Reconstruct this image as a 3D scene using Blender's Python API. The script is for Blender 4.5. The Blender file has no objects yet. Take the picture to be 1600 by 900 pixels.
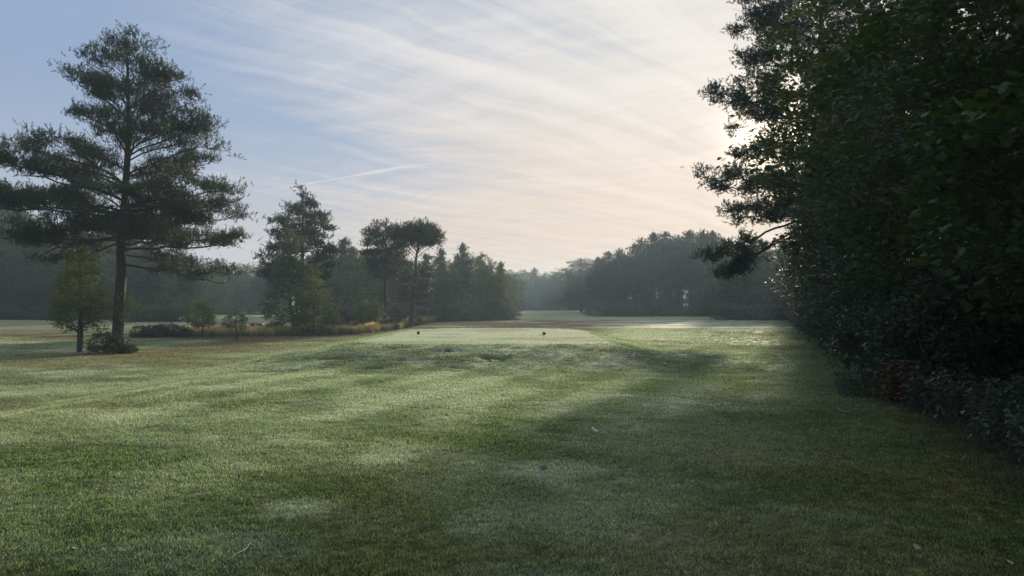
import bpy, math, random
import numpy as np
from mathutils import Vector

# ------------------------------------------------------------------ scene, camera, sky, sun
scene = bpy.context.scene
COL = scene.collection
R = math.radians
F = 1100.0            # focal length in pixels of the 1600 px wide photograph
EYE = 1.65
HOR = 478.0
SUN_AZ, SUN_EL = 21.8, 12.6

cd = bpy.data.cameras.new("camera")
cam = bpy.data.objects.new("camera", cd)
COL.objects.link(cam)
cd.sensor_width = 36.0
cd.lens = 36.0 * F / 1600.0
cd.clip_start = 0.05
cd.clip_end = 6000
cam.location = (0, 0, EYE)
cam.rotation_euler = (R(90) + math.atan((HOR - 450) / F), 0, 0)
scene.camera = cam

scene.view_settings.view_transform = 'Standard'
scene.view_settings.look = 'None'
scene.view_settings.gamma = 1.0
scene.view_settings.exposure = 0.12
scene.cycles.use_denoising = True
scene.cycles.max_bounces = 8
scene.cycles.diffuse_bounces = 3
scene.cycles.glossy_bounces = 2
scene.cycles.transmission_bounces = 4
scene.cycles.volume_bounces = 1
scene.cycles.transparent_max_bounces = 8

SV = Vector((math.sin(R(SUN_AZ)) * math.cos(R(SUN_EL)), math.cos(R(SUN_AZ)) * math.cos(R(SUN_EL)), math.sin(R(SUN_EL))))
sl = bpy.data.lights.new("sun", 'SUN')
sl.energy = 5.0
sl.angle = R(2.6)
sl.color = (1.0, 0.84, 0.63)
so = bpy.data.objects.new("sun", sl)
so.rotation_euler = SV.to_track_quat('Z', 'Y').to_euler()
so.location = (30, 60, 40)
COL.objects.link(so)


class NT:
    """small node-tree helper"""
    def __init__(s, tree):
        s.t = tree; s.n = tree.nodes; s.l = tree.links
    def node(s, kind, **kw):
        n = s.n.new(kind)
        for k, v in kw.items():
            setattr(n, k, v)
        return n
    def put(s, sock, v):
        if isinstance(v, bpy.types.NodeSocket):
            s.l.new(v, sock)
        elif v is not None:
            sock.default_value = v
    def m(s, op, a, b=None, c=None, clamp=False):
        n = s.node('ShaderNodeMath', operation=op, use_clamp=clamp)
        s.put(n.inputs[0], a); s.put(n.inputs[1], b)
        if c is not None: s.put(n.inputs[2], c)
        return n.outputs[0]
    def vm(s, op, a, b=None):
        n = s.node('ShaderNodeVectorMath', operation=op)
        s.put(n.inputs[0], a)
        if b is not None: s.put(n.inputs[1], b)
        return n.outputs['Value'] if op in ('DOT_PRODUCT', 'LENGTH') else n.outputs['Vector']
    def mix(s, f, a, b, mode='MIX'):
        n = s.node('ShaderNodeMix', data_type='RGBA', blend_type=mode)
        s.put(n.inputs[0], f); s.put(n.inputs[6], a); s.put(n.inputs[7], b)
        return n.outputs[2]
    def ramp(s, v, lo, hi, a=0.0, b=1.0, smooth=True):
        n = s.node('ShaderNodeMapRange', interpolation_type='SMOOTHSTEP' if smooth else 'LINEAR')
        s.put(n.inputs[0], v); n.inputs[1].default_value = lo; n.inputs[2].default_value = hi
        n.inputs[3].default_value = a; n.inputs[4].default_value = b
        return n.outputs[0]
    def noise(s, vec, scale, detail=5.0, rough=0.55, dist=0.0, col=False):
        n = s.node('ShaderNodeTexNoise')
        if vec is not None: s.l.new(vec, n.inputs['Vector'])
        n.inputs['Scale'].default_value = scale; n.inputs['Detail'].default_value = detail
        n.inputs['Roughness'].default_value = rough; n.inputs['Distortion'].default_value = dist
        return n.outputs['Color' if col else 0]
    def comb(s, x, y, z=0.0):
        n = s.node('ShaderNodeCombineXYZ'); s.put(n.inputs[0], x); s.put(n.inputs[1], y); s.put(n.inputs[2], z)
        return n.outputs[0]


def pix_dir(px, py):
    """unit world direction through a pixel of the photograph"""
    p = math.atan((HOR - 450) / F)
    f = Vector((0, math.cos(p), math.sin(p))); u = Vector((0, -math.sin(p), math.cos(p))); r = Vector((1, 0, 0))
    return (f * F + r * (px - 800) + u * (450 - py)).normalized()


world = bpy.data.worlds.new("World")
scene.world = world
world.use_nodes = True
W = NT(world.node_tree)
W.n.clear()
out = W.node('ShaderNodeOutputWorld')
bg = W.node('ShaderNodeBackground')
bg.inputs[1].default_value = 0.1
W.l.new(bg.outputs[0], out.inputs[0])
sky = W.node('ShaderNodeTexSky', sky_type='NISHITA')
sky.sun_disc = False
sky.sun_elevation = R(SUN_EL)
sky.sun_rotation = R(SUN_AZ)
sky.air_density = 1.3
sky.dust_density = 1.4
sky.ozone_density = 1.0
tc = W.node('ShaderNodeTexCoord')
d = W.vm('NORMALIZE', tc.outputs['Generated'])
sep = W.node('ShaderNodeSeparateXYZ'); W.l.new(d, sep.inputs[0])
dx, dy, dz = sep.outputs
zz = W.m('ADD', W.m('MAXIMUM', dz, 0.0), 0.10)
u = W.m('DIVIDE', dx, zz); v = W.m('DIVIDE', dy, zz)
A = R(52)   # bearing the cirrus streaks run along
al = W.m('ADD', W.m('MULTIPLY', u, math.sin(A)), W.m('MULTIPLY', v, math.cos(A)))
ac = W.m('SUBTRACT', W.m('MULTIPLY', u, math.cos(A)), W.m('MULTIPLY', v, math.sin(A)))
warp = W.noise(W.comb(u, v, 3.0), 0.45, 3.0)
ac2 = W.m('ADD', ac, W.m('MULTIPLY', warp, 0.8))
broad = W.noise(W.comb(W.m('MULTIPLY', al, 0.22), W.m('MULTIPLY', ac2, 0.75), 1.0), 1.0, 4.0, 0.55)
fine = W.noise(W.comb(W.m('MULTIPLY', al, 0.55), W.m('MULTIPLY', ac2, 6.0), 7.0), 1.0, 10.0, 0.66, 0.35)
A2 = R(-62)
al3 = W.m('ADD', W.m('MULTIPLY', u, math.sin(A2)), W.m('MULTIPLY', v, math.cos(A2)))
ac3 = W.m('SUBTRACT', W.m('MULTIPLY', u, math.cos(A2)), W.m('MULTIPLY', v, math.sin(A2)))
rip = W.noise(W.comb(W.m('MULTIPLY', al3, 2.2), W.m('MULTIPLY', W.m('ADD', ac3, W.m('MULTIPLY', warp, 1.1)), 7.0), 2.0), 1.0, 6.0, 0.6, 0.5)
sunh = Vector((SV.x, SV.y, 0)).normalized()
side = W.vm('DOT_PRODUCT', d, (math.cos(R(2)), math.sin(R(2)), 0.0))      # + to the right of the fairway, - to the left
cover = W.m('ADD', W.m('MULTIPLY', broad, 1.15), W.m('MULTIPLY', fine, 0.75))
cover = W.m('ADD', cover, W.m('MULTIPLY', rip, 0.30))
cover = W.m('ADD', cover, W.m('MULTIPLY', side, 1.05))
cover = W.ramp(cover, 0.62, 1.30)
low = W.ramp(dz, 0.30, 0.0)                        # thin veil thickens to the horizon
cover = W.m('MAXIMUM', cover, W.m('MULTIPLY', low, 0.78))
sd = W.vm('DOT_PRODUCT', d, tuple(SV))
glow_w = W.m('POWER', W.m('MAXIMUM', sd, 0.0), 5.0)
glow_m = W.m('POWER', W.m('MAXIMUM', sd, 0.0), 24.0)
glow_n = W.m('POWER', W.m('MAXIMUM', sd, 0.0), 700.0)
cir = W.mix(glow_w, (5.3, 5.55, 6.2, 1), (7.2, 6.9, 6.55, 1))
cir = W.mix(W.m('MULTIPLY', W.ramp(dz, 0.36, 0.02), W.ramp(sd, 0.45, 0.98)), cir, (7.4, 5.75, 4.5, 1))
add = W.mix(1.0, cir, W.vm('MULTIPLY', W.comb(glow_m, glow_m, glow_m), (1.7, 1.35, .95)), 'ADD')
add = W.mix(1.0, add, W.vm('MULTIPLY', W.comb(glow_n, glow_n, glow_n), (24.0, 20.0, 14.0)), 'ADD')
tex = W.m('ADD', 0.66, W.m('MULTIPLY', W.m('ADD', fine, W.m('MULTIPLY', rip, 0.6)), 0.42))
cirr = W.vm('MULTIPLY', add, W.comb(tex, tex, tex))
clear = W.vm('MULTIPLY', sky.outputs[0], (0.62, 0.72, 0.86))
clear = W.mix(0.78, clear, (3.1, 4.05, 5.95, 1))
final = W.mix(cover, clear, cirr)


def trail(px0, py0, px1, py1, width, strength, soft0=0.05, soft1=0.05, wob=0.0):
    """an aircraft trail: great-circle strip between two directions"""
    global final
    a, b = pix_dir(px0, py0), pix_dir(px1, py1)
    n = a.cross(b).normalized()
    t = (b - a * a.dot(b)).normalized()
    ang = math.atan2(b.dot(t), b.dot(a))
    off = W.vm('DOT_PRODUCT', d, tuple(n))
    if wob:
        off = W.m('ADD', off, W.m('MULTIPLY', W.m('SUBTRACT', fine, 0.5), wob))
    on = W.m('ARCTAN2', W.vm('DOT_PRODUCT', d, tuple(t)), W.vm('DOT_PRODUCT', d, tuple(a)))
    core = W.ramp(W.m('ABSOLUTE', off), width, 0.0)
    ends = W.m('MULTIPLY', W.ramp(on, 0.0, soft0), W.ramp(on, ang, ang - soft1))
    lump = W.ramp(W.noise(W.comb(W.m('MULTIPLY', on, 40.0), 1.0, 0.0), 1.0, 3.0), 0.25, 0.7, 0.45, 1.0)
    f = W.m('MULTIPLY', W.m('MULTIPLY', core, ends), W.m('MULTIPLY', lump, strength))
    final = W.mix(f, final, (8.2, 7.7, 7.3, 1))


trail(405, 299, 860, 226, 0.0012, 0.6, 0.06, 0.25)
trail(530, 277, 668, 254, 0.0021, 0.75, 0.05, 0.05)
trail(560, 62, 1010, 182, 0.015, 0.60, 0.15, 0.12, 0.02)
trail(620, 205, 712, 198, 0.0012, 0.22, 0.02, 0.02)
trail(430, 275, 1080, 372, 0.012, 0.22, 0.2, 0.2, 0.02)
W.l.new(final, bg.inputs[0])

# ------------------------------------------------------------------ numeric helpers
def _hash(ix, iy, seed):
    n = (ix.astype(np.int64) * 374761393 + iy.astype(np.int64) * 668265263 + seed * 1442695041) & 0xffffffff
    n = ((n ^ (n >> 13)) * 1274126177) & 0xffffffff
    n = ((n ^ (n >> 16)) * 2246822519) & 0xffffffff
    return ((n ^ (n >> 13)) & 0xffffff) / float(0xffffff)


def vnoise(x, y, seed=0):
    ix, iy = np.floor(x), np.floor(y)
    fx, fy = x - ix, y - iy
    fx = fx * fx * (3 - 2 * fx); fy = fy * fy * (3 - 2 * fy)
    a = _hash(ix, iy, seed); b = _hash(ix + 1, iy, seed); c = _hash(ix, iy + 1, seed); e = _hash(ix + 1, iy + 1, seed)
    return (a * (1 - fx) + b * fx) * (1 - fy) + (c * (1 - fx) + e * fx) * fy


def fbm(x, y, octv=4, seed=0, gain=0.5):
    s = 0; a = 1; t = 0
    for o in range(octv):
        s = s + a * vnoise(x * 2 ** o + 13.7 * o, y * 2 ** o - 7.1 * o, seed + o); t += a; a *= gain
    return s / t


def sst(v, a, b):
    t = np.clip((v - a) / (b - a), 0, 1)
    return t * t * (3 - 2 * t)


def row_x(y):
    """foot line of the wood along the right side of the lawn"""
    return 2.15 + 0.372 * y


def tee_mask(x, y, grow=0.0):
    # raised tee: rounded box x -4.9..3.1, y 21.5..37
    cx, cy, hx, hy, rr = -0.9, 29.3, 4.3 + grow, 7.6 + grow, 2.8
    qx = np.abs(x - cx) - hx + rr; qy = np.abs(y - cy) - hy + rr
    return np.hypot(np.maximum(qx, 0), np.maximum(qy, 0)) + np.minimum(np.maximum(qx, qy), 0) - rr


HOLLOWS = [(-1.95, 20.4, .62, .42, 1.0), (-1.35, 20.9, .5, .3, .6), (-.45, 19.3, .55, .36, 1.0), (-1.3, 17.9, .38, .22, .7), (-3.6, 17.9, .45, .22, .6),
           (-3.1, 20.9, .8, .25, .5), (-4.6, 19.6, .9, .3, .45), (.9, 19.2, .9, .3, .4), (2.2, 18.2, .7, .25, .4), (-2.6, 19.0, .7, .25, .5), (-6.0, 17.6, .8, .22, .45), (.1, 20.6, .6, .25, .45)]


def hollows(x, y):
    h = np.zeros(np.shape(x))
    w = .25 * (fbm(x / .3, y / .3, 3, 61) - .5)
    for cx, cy, rx, ry, a in HOLLOWS:
        r2 = ((x - cx) / rx + w) ** 2 + ((y - cy) / ry + w * 2) ** 2
        h = np.maximum(h, a * sst(r2 + 1.6 * w, 1.1, .25))
    return h


def height(x, y):
    x = np.asarray(x, float); y = np.asarray(y, float)
    z = 0.07 * (fbm(x / 6.0, y / 6.0, 3, 5) - 0.5)
    edge = -7.0 + 0.8 * (fbm(y / 9.0, y * 0 + 2.2, 2, 9) - 0.5) + 0.0 * y
    drop = sst(x, edge + 0.3, edge - 3.2) * sst(y, 85, 45)
    z = z - 0.36 * drop
    d_ = tee_mask(x, y)
    slope = np.where(y < 21.8, 5.0, 2.6)
    z = z + 0.47 * sst(d_, slope, -0.35)
    # lumpy front bank with a few worn hollows
    z = z - 0.15 * hollows(x, y)
    z = z + 0.35 * sst(y, 110, 210)
    z = z + 0.25 * sst(np.abs(y - 58), 26, 0) * 0.3 * (fbm(x / 14, y / 10, 2, 33) - 0.5)
    z = z - 0.25 * sst(x - row_x(y), 0.0, 6.0) * 0.2
    return z


def hz(x, y):
    return float(height(np.array([x]), np.array([y]))[0])


C3 = lambda r, g, b: np.array([r, g, b])


def ground_colour(x, y):
    """albedo (N,3) and dew (N,) of the turf"""
    n1 = fbm(x / 3.2, y / 3.2, 4, 40)
    n2 = fbm(x / 0.9, y / 0.6, 4, 50)
    n3 = fbm(x / 9.0, y / 5.0, 3, 60)
    g = C3(.096, .130, .044)[None] * np.ones((len(x), 1))
    def mix(g, c, f): return g * (1 - f[:, None]) + c[None] * f[:, None]
    g = mix(g, C3(.145, .142, .055), sst(n1, .42, .72) * .8)
    g = mix(g, C3(.066, .094, .038), sst(n3, .5, .72) * .5)
    g = mix(g, C3(.045, .070, .028), sst(n2, .56, .76) * .6)
    # dew: streaky pale patches; some spots below also paint in sunlit streaks
    st = fbm(x / 2.6 + y / 9, y / 2.1, 5, 71)
    dew = .16 + .34 * sst(st, .42, .62) + .38 * sst(fbm(x / .9 + y / 5, y / .8, 4, 73), .46, .68)
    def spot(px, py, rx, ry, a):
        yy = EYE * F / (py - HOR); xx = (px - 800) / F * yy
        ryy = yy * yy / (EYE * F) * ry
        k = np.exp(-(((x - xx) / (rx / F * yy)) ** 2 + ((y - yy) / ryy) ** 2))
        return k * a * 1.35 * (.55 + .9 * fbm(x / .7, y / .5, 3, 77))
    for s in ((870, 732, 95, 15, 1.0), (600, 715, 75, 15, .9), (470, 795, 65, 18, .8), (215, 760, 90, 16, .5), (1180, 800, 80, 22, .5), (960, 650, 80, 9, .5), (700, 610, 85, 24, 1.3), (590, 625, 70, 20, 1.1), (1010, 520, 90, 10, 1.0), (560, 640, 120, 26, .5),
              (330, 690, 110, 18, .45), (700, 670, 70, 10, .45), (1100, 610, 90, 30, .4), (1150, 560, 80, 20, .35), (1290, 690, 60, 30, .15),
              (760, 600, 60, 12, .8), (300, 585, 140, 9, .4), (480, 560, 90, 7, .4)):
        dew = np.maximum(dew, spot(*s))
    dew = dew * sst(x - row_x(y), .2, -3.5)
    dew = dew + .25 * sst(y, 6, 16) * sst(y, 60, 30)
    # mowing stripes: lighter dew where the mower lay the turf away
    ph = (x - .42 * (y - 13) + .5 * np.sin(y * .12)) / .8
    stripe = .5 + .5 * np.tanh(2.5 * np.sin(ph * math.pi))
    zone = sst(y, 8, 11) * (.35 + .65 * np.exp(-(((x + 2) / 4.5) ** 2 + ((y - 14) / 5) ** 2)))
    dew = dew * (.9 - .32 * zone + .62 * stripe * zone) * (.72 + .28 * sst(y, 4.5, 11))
    # tee top
    tm = sst(tee_mask(x, y) + 1.1 * (fbm(x / .7, y / .5, 4, 64) - .5), .4, -.35)
    g = mix(g, C3(.19, .22, .11), tm)
    dew = dew * (1 - tm) + tm * np.clip(.85 + 1.9 * (fbm(x / 3.0, y / .8, 4, 81) - .5), .1, 1)
    # crisp edge line of longer turf round the tee
    ed = np.exp(-((tee_mask(x, y) - 2.7) / .13) ** 2) * sst(x, 0, 3) * .7
    g = mix(g, C3(.04, .05, .025), ed)
    # near-black ground in the hollows of the front bank
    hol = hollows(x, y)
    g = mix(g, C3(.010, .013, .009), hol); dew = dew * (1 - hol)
    # crest where the mown shoulder drops to the lower lawn on the left: its bright highlight painted in as dew
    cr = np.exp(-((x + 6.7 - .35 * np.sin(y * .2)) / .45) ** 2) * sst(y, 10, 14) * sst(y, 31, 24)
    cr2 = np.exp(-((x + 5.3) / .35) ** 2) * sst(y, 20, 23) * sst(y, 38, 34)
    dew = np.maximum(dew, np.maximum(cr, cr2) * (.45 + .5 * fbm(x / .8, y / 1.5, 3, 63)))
    # dry brown band beyond the tee and down the left side
    xr = x / np.maximum(y, 1)
    band = sst(y, 40, 44) * sst(y, 84, 72) * sst(xr, .20, .05)
    band = np.maximum(band, sst(x, -7.5, -10) * sst(x, -19, -15) * sst(y, 22, 30) * sst(y, 60, 52) * .9)
    band = band * (.35 + .9 * sst(fbm(x / 5, y / 2.2, 4, 91), .33, .6))
    left = sst(x, -8.5, -11) * sst(y, 70, 60)
    lb = left * sst(fbm(x / 5.5, y / 2.4, 4, 95), .50, .68) * .6
    px_, py_ = -16.8, 29.5
    und = np.exp(-(((x - px_) / 5.5) ** 2 + ((y - py_) / 3.0) ** 2)) * (.35 + .6 * fbm(x / .8, y / .8, 3, 99))
    dry = np.clip(np.maximum(np.maximum(band, lb), und), 0, 1)
    # distant fairways
    fw = sst(y, 80, 88) * sst(y, 205, 190) * sst(x, -20, -12)
    fw = np.maximum(fw, sst(x, -16, -19) * sst(y, 46, 53) * sst(y, 112, 100))
    fw = fw * (1 - sst(fbm(x / 12, y / 7, 2, 14), .6, .75) * .35)
    g = mix(g, C3(.36, .36, .21), fw * (.55 + .45 * fbm(x / 9, y / 4, 4, 140))); dew = dew * (1 - fw) + fw * .12
    fg = sst(y, 196, 205)
    g = mix(g, C3(.06, .12, .04), fg); dew = dew * (1 - fg)
    pale = np.maximum(np.exp(-(((x - 15) / 9) ** 2 + ((y - 64) / 24) ** 2)), np.exp(-(((x - 6.5) / 4.5) ** 2 + ((y - 34) / 9) ** 2))) * sst(fbm(x / 5, y / 2.5, 4, 15), .30, .55)  # sunlit glow right of the tee, painted in as pale dewy turf
    g = mix(g, C3(.25, .235, .15), pale * .9); dew = np.maximum(dew, pale)
    dry = dry * (1 - fw * .6)
    g = mix(g, C3(.185, .132, .092), dry * .74); dew = dew * (1 - dry * .92)
    # straw litter under the tall dry grass below the trees
    pxs = 800 + F * x / np.maximum(y, 1)
    front = np.interp(pxs, [205, 300, 400, 470, 560, 620, 680, 735, 780], [45, 45.5, 46, 47.5, 50, 56, 72, 96, 125])
    deep = np.interp(pxs, [205, 300, 450, 560, 640, 780], [2.5, 4, 8, 12, 16, 28])
    sr = sst(y - front, -.5, .8) * (1 - sst(y - front - deep, -1, 2)) * ((pxs > 205) & (pxs < 780))
    sr = sr * (.5 + .5 * sst(fbm(x / 2, y / 2, 3, 18), .35, .5)) * sst(pxs, 280, 420)
    g = mix(g, C3(.30, .235, .15), sr * .9); dew = dew * (1 - sr)
    # straw-coloured edge against the hedge, bare litter underneath
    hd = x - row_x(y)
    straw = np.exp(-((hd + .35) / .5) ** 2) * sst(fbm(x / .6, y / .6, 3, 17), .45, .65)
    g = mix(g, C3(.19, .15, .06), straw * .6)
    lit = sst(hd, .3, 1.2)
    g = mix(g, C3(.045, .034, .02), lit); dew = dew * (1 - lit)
    # forest floor
    ff = sst(y, 208, 216)
    g = mix(g, C3(.05, .05, .025), ff)
    return np.clip(g, 0.01, .5), np.clip(dew, 0, 1)


# ------------------------------------------------------------------ mesh helpers
def mk_mesh(name, verts, faces, attrs=None, smooth=False):
    """verts (N,3); faces (M,k) array or list of such arrays"""
    if isinstance(faces, np.ndarray): faces = [faces]
    faces = [f for f in faces if len(f)]
    me = bpy.data.meshes.new(name)
    verts = np.ascontiguousarray(verts, np.float32)
    me.vertices.add(len(verts)); me.vertices.foreach_set("co", verts.ravel())
    if faces:
        loops = np.concatenate([f.ravel() for f in faces]).astype(np.int32)
        tot = np.concatenate([np.full(len(f), f.shape[1], np.int32) for f in faces])
        st = np.concatenate([[0], np.cumsum(tot)[:-1]]).astype(np.int32)
        me.loops.add(len(loops)); me.loops.foreach_set("vertex_index", loops)
        me.polygons.add(len(tot)); me.polygons.foreach_set("loop_start", st); me.polygons.foreach_set("loop_total", tot)
        if smooth: me.polygons.foreach_set("use_smooth", np.ones(len(tot), bool))
    for k, a in (attrs or {}).items():
        a = np.asarray(a, np.float32)
        if a.ndim == 1:
            at = me.attributes.new(k, 'FLOAT', 'POINT'); at.data.foreach_set("value", a)
        else:
            at = me.attributes.new(k, 'FLOAT_VECTOR', 'POINT'); at.data.foreach_set("vector", np.ascontiguousarray(a).ravel())
    me.update(calc_edges=True)
    return me


def link(name, me, mat=None, parent=None, loc=None):
    o = bpy.data.objects.new(name, me); COL.objects.link(o)
    if mat and me and not me.materials: me.materials.append(mat)
    if parent: o.parent = parent
    if loc is not None: o.location = loc
    return o


def tag(o, label, cat, group=None, kind=None):
    if label: o['label'] = label
    if cat: o['category'] = cat
    if group: o['group'] = group
    if kind: o['kind'] = kind
    return o


def norm(v):
    return v / np.maximum(np.linalg.norm(v, axis=-1, keepdims=True), 1e-9)


def frames(axis, up):
    """rotation frames (N,3,3): columns = side, axis, normal"""
    a = norm(axis); s = norm(np.cross(a, up)); n = np.cross(s, a)
    return np.stack([s, a, n], axis=2)


def scatter(tv, tf, P, FR, S):
    """copies of a template (tv,tf) -> verts, faces"""
    N = len(P); k = len(tv)
    V = P[:, None, :] + np.einsum('nij,kj->nki', FR, tv) * np.asarray(S).reshape(-1, 1, 1)
    Fc = (tf[None] + (np.arange(N) * k)[:, None, None]).reshape(-1, tf.shape[1])
    return V.reshape(-1, 3), Fc


def tube(points, radii, sides):
    P = np.asarray(points, float); n = len(P)
    T = norm(np.gradient(P, axis=0))
    ref = np.where(np.abs(T[:, 2:3]) > .9, np.array([[1., 0, 0]]), np.array([[0, 0, 1.]]))
    ref = ref[0:1].repeat(n, 0) if n else ref
    S = norm(np.cross(T, ref)); U = np.cross(S, T)
    a = np.arange(sides) / sides * 2 * math.pi
    V = P[:, None, :] + np.asarray(radii)[:, None, None] * (np.cos(a)[None, :, None] * S[:, None, :] + np.sin(a)[None, :, None] * U[:, None, :])
    i = np.arange(n - 1)[:, None] * sides; j = np.arange(sides)[None]
    q = np.stack([i + j, i + (j + 1) % sides, i + sides + (j + 1) % sides, i + sides + j], -1).reshape(-1, 4)
    return V.reshape(-1, 3), q


class Acc:
    def __init__(s): s.v = []; s.f = {}; s.n = 0; s.a = []
    def add(s, V, Fc, var=None):
        s.v.append(V); s.f.setdefault(Fc.shape[1], []).append(Fc + s.n); s.n += len(V)
        s.a.append(np.zeros(len(V)) if var is None else np.asarray(var, float))
    def mesh(s, name, smooth=False):
        return mk_mesh(name, np.concatenate(s.v), [np.concatenate(x) for x in s.f.values()], {'var': np.concatenate(s.a)}, smooth)


def grow(base_pts, targets, rng, step=.35, path_w=.35, sag=0.0):
    """connect every target to the nearest part of the skeleton; returns nodes, parents"""
    nodes = [np.array(p) for p in base_pts]; par = list(range(-1, len(base_pts) - 1))
    cost = np.zeros(len(base_pts) + len(targets) * 24)
    X = np.zeros((len(cost), 3)); X[:len(base_pts)] = base_pts
    L = np.concatenate([[0], np.cumsum(np.linalg.norm(np.diff(base_pts, axis=0), axis=1))])
    cost[:len(base_pts)] = L
    n = len(base_pts)
    dmin = np.array([np.min(np.linalg.norm(np.asarray(base_pts) - t, axis=1)) for t in targets]) if len(targets) else []
    ends = []
    for ti in np.argsort(dmin):
        t = targets[ti]
        dd = np.linalg.norm(X[:n] - t, axis=1)
        up = np.maximum(X[:n, 2] - t[2], 0)
        i = int(np.argmin(dd + path_w * cost[:n] * .3 + .5 * up))
        D = dd[i]
        k = max(1, min(20, int(D / step)))
        if n + k >= len(X) - 2: k = 1
        if n + k >= len(X): break
        p0 = X[i].copy(); prev = i
        pd = p0 - X[par[i]] if par[i] >= 0 else t - p0
        pd = pd / (np.linalg.norm(pd) + 1e-6) * D * .35
        jit = rng.normal(0, .06 * D, 3)
        for q in range(1, k + 1):
            s = q / k
            c = (1 - s) ** 2 * p0 + 2 * (1 - s) * s * (p0 + pd * .8 + (t - p0) * .3 + jit) + s * s * t
            c[2] -= sag * D * math.sin(s * math.pi) * .3
            X[n] = c; cost[n] = cost[prev] + np.linalg.norm(c - X[prev]); par.append(prev); prev = n; n += 1
        ends.append((prev, ti))
    return X[:n], np.array(par), ends


def skeleton_tubes(acc, X, par, r_tip, r_base=None, expo=.45, sides=6, skip=0, basepts=0):
    """pipe-model radii; chains swept as tubes"""
    n = len(X); w = np.zeros(n); kids = [[] for _ in range(n)]
    for i in range(n):
        if par[i] >= 0: kids[par[i]].append(i)
    order = range(n - 1, -1, -1)
    for i in order:
        if not kids[i]: w[i] = 1
        if par[i] >= 0: w[par[i]] += w[i]
    w = np.maximum(w, 1)
    rad = r_tip * w ** expo
    if r_base: rad = rad * (r_base / rad[0]) ** (np.log(w) / max(np.log(w[0]), 1e-6))
    if basepts:   # a tapered leader keeps its own radii
        pass
    done = [False] * n
    starts = [0]
    while starts:
        s = starts.pop()
        chain = [s]; i = s
        while kids[i]:
            kk = sorted(kids[i], key=lambda q: -w[q])
            for q in kk[1:]: starts.append((i, q)) if False else starts.append(q)
            i = kk[0]; chain.append(i)
        idx = chain
        pts = X[idx]; rr = rad[idx].copy()
        if s != 0:
            p = par[s]
            pts = np.vstack([X[p], pts]); rr = np.concatenate([[min(rad[p] * .8, rr[0] * 1.15)], rr])
        if len(pts) < 2: continue
        rr[-1] *= .5
        sd = sides if rr[0] > .05 else (4 if rr[0] > .015 else 3)
        V, Q = tube(pts, rr, sd)
        acc.add(V, Q, np.repeat(rr, sd))
    return rad


def needles(P, D, rng, nn=14, L=.22, ln=.09, wd=.012, flare=.9):
    """bottle-brush shoots: thin needle triangles round each shoot axis"""
    N = len(P); D = norm(D)
    r = norm(rng.normal(size=(N, nn, 3)))
    side = norm(r - np.sum(r * D[:, None], 2, keepdims=True) * D[:, None])
    t = rng.random((N, nn, 1))
    base = P[:, None] + D[:, None] * (t * L)
    nd = norm(D[:, None] + side * flare)
    l2 = ln * (.7 + .6 * rng.random((N, nn, 1)))
    w = norm(np.cross(nd, rng.normal(size=(N, nn, 3)))) * wd * .5
    V = np.stack([base - w, base + w, base + nd * l2], 2).reshape(-1, 3)
    Fc = np.arange(N * nn * 3).reshape(-1, 3)
    return V, Fc


LEAF_V = np.array([[0, 0, 0], [-.30, .42, .07], [0, 1.0, -.05], [.30, .42, .07]])
LEAF_F = np.array([[0, 3, 2, 1]])
_mo = [(0, 0), (.34, .06), (.58, .34), (.32, .42), (.46, .74), (0, 1.05)]
_m = [(x, y) for x, y in _mo] + [(-x, y) for x, y in _mo[-2:0:-1]]
MAPLE_V = np.array([(0, .38, .03)] + [(x, y, .08 * abs(x) * (1 if i % 2 else -1)) for i, (x, y) in enumerate(_m)])
MAPLE_F = np.array([(0, 1 + (i + 1) % len(_m), 1 + i) for i in range(len(_m))])[:, ::-1].copy()


def leafset(P, rng, size, droop=.25, tmpl=(LEAF_V, LEAF_F), updir=None, jitter=.35):
    N = len(P)
    a = rng.random(N) * 2 * math.pi
    ax = np.stack([np.cos(a), np.sin(a), rng.normal(-droop, .35, N)], 1)
    if updir is not None: ax = ax + updir
    upv = np.stack([rng.normal(0, .45, N), rng.normal(0, .45, N), np.ones(N)], 1)
    S = size * (1 - jitter + 2 * jitter * rng.random(N))
    V, Fc = scatter(tmpl[0], tmpl[1], P, frames(ax, upv), S)
    return V, Fc, np.repeat(rng.random(N), len(tmpl[0]))


# ------------------------------------------------------------------ materials
def new_mat(name):
    m = bpy.data.materials.new(name); m.use_nodes = True
    n = NT(m.node_tree); n.n.clear()
    o = n.node('ShaderNodeOutputMaterial')
    return m, n, o


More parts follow.
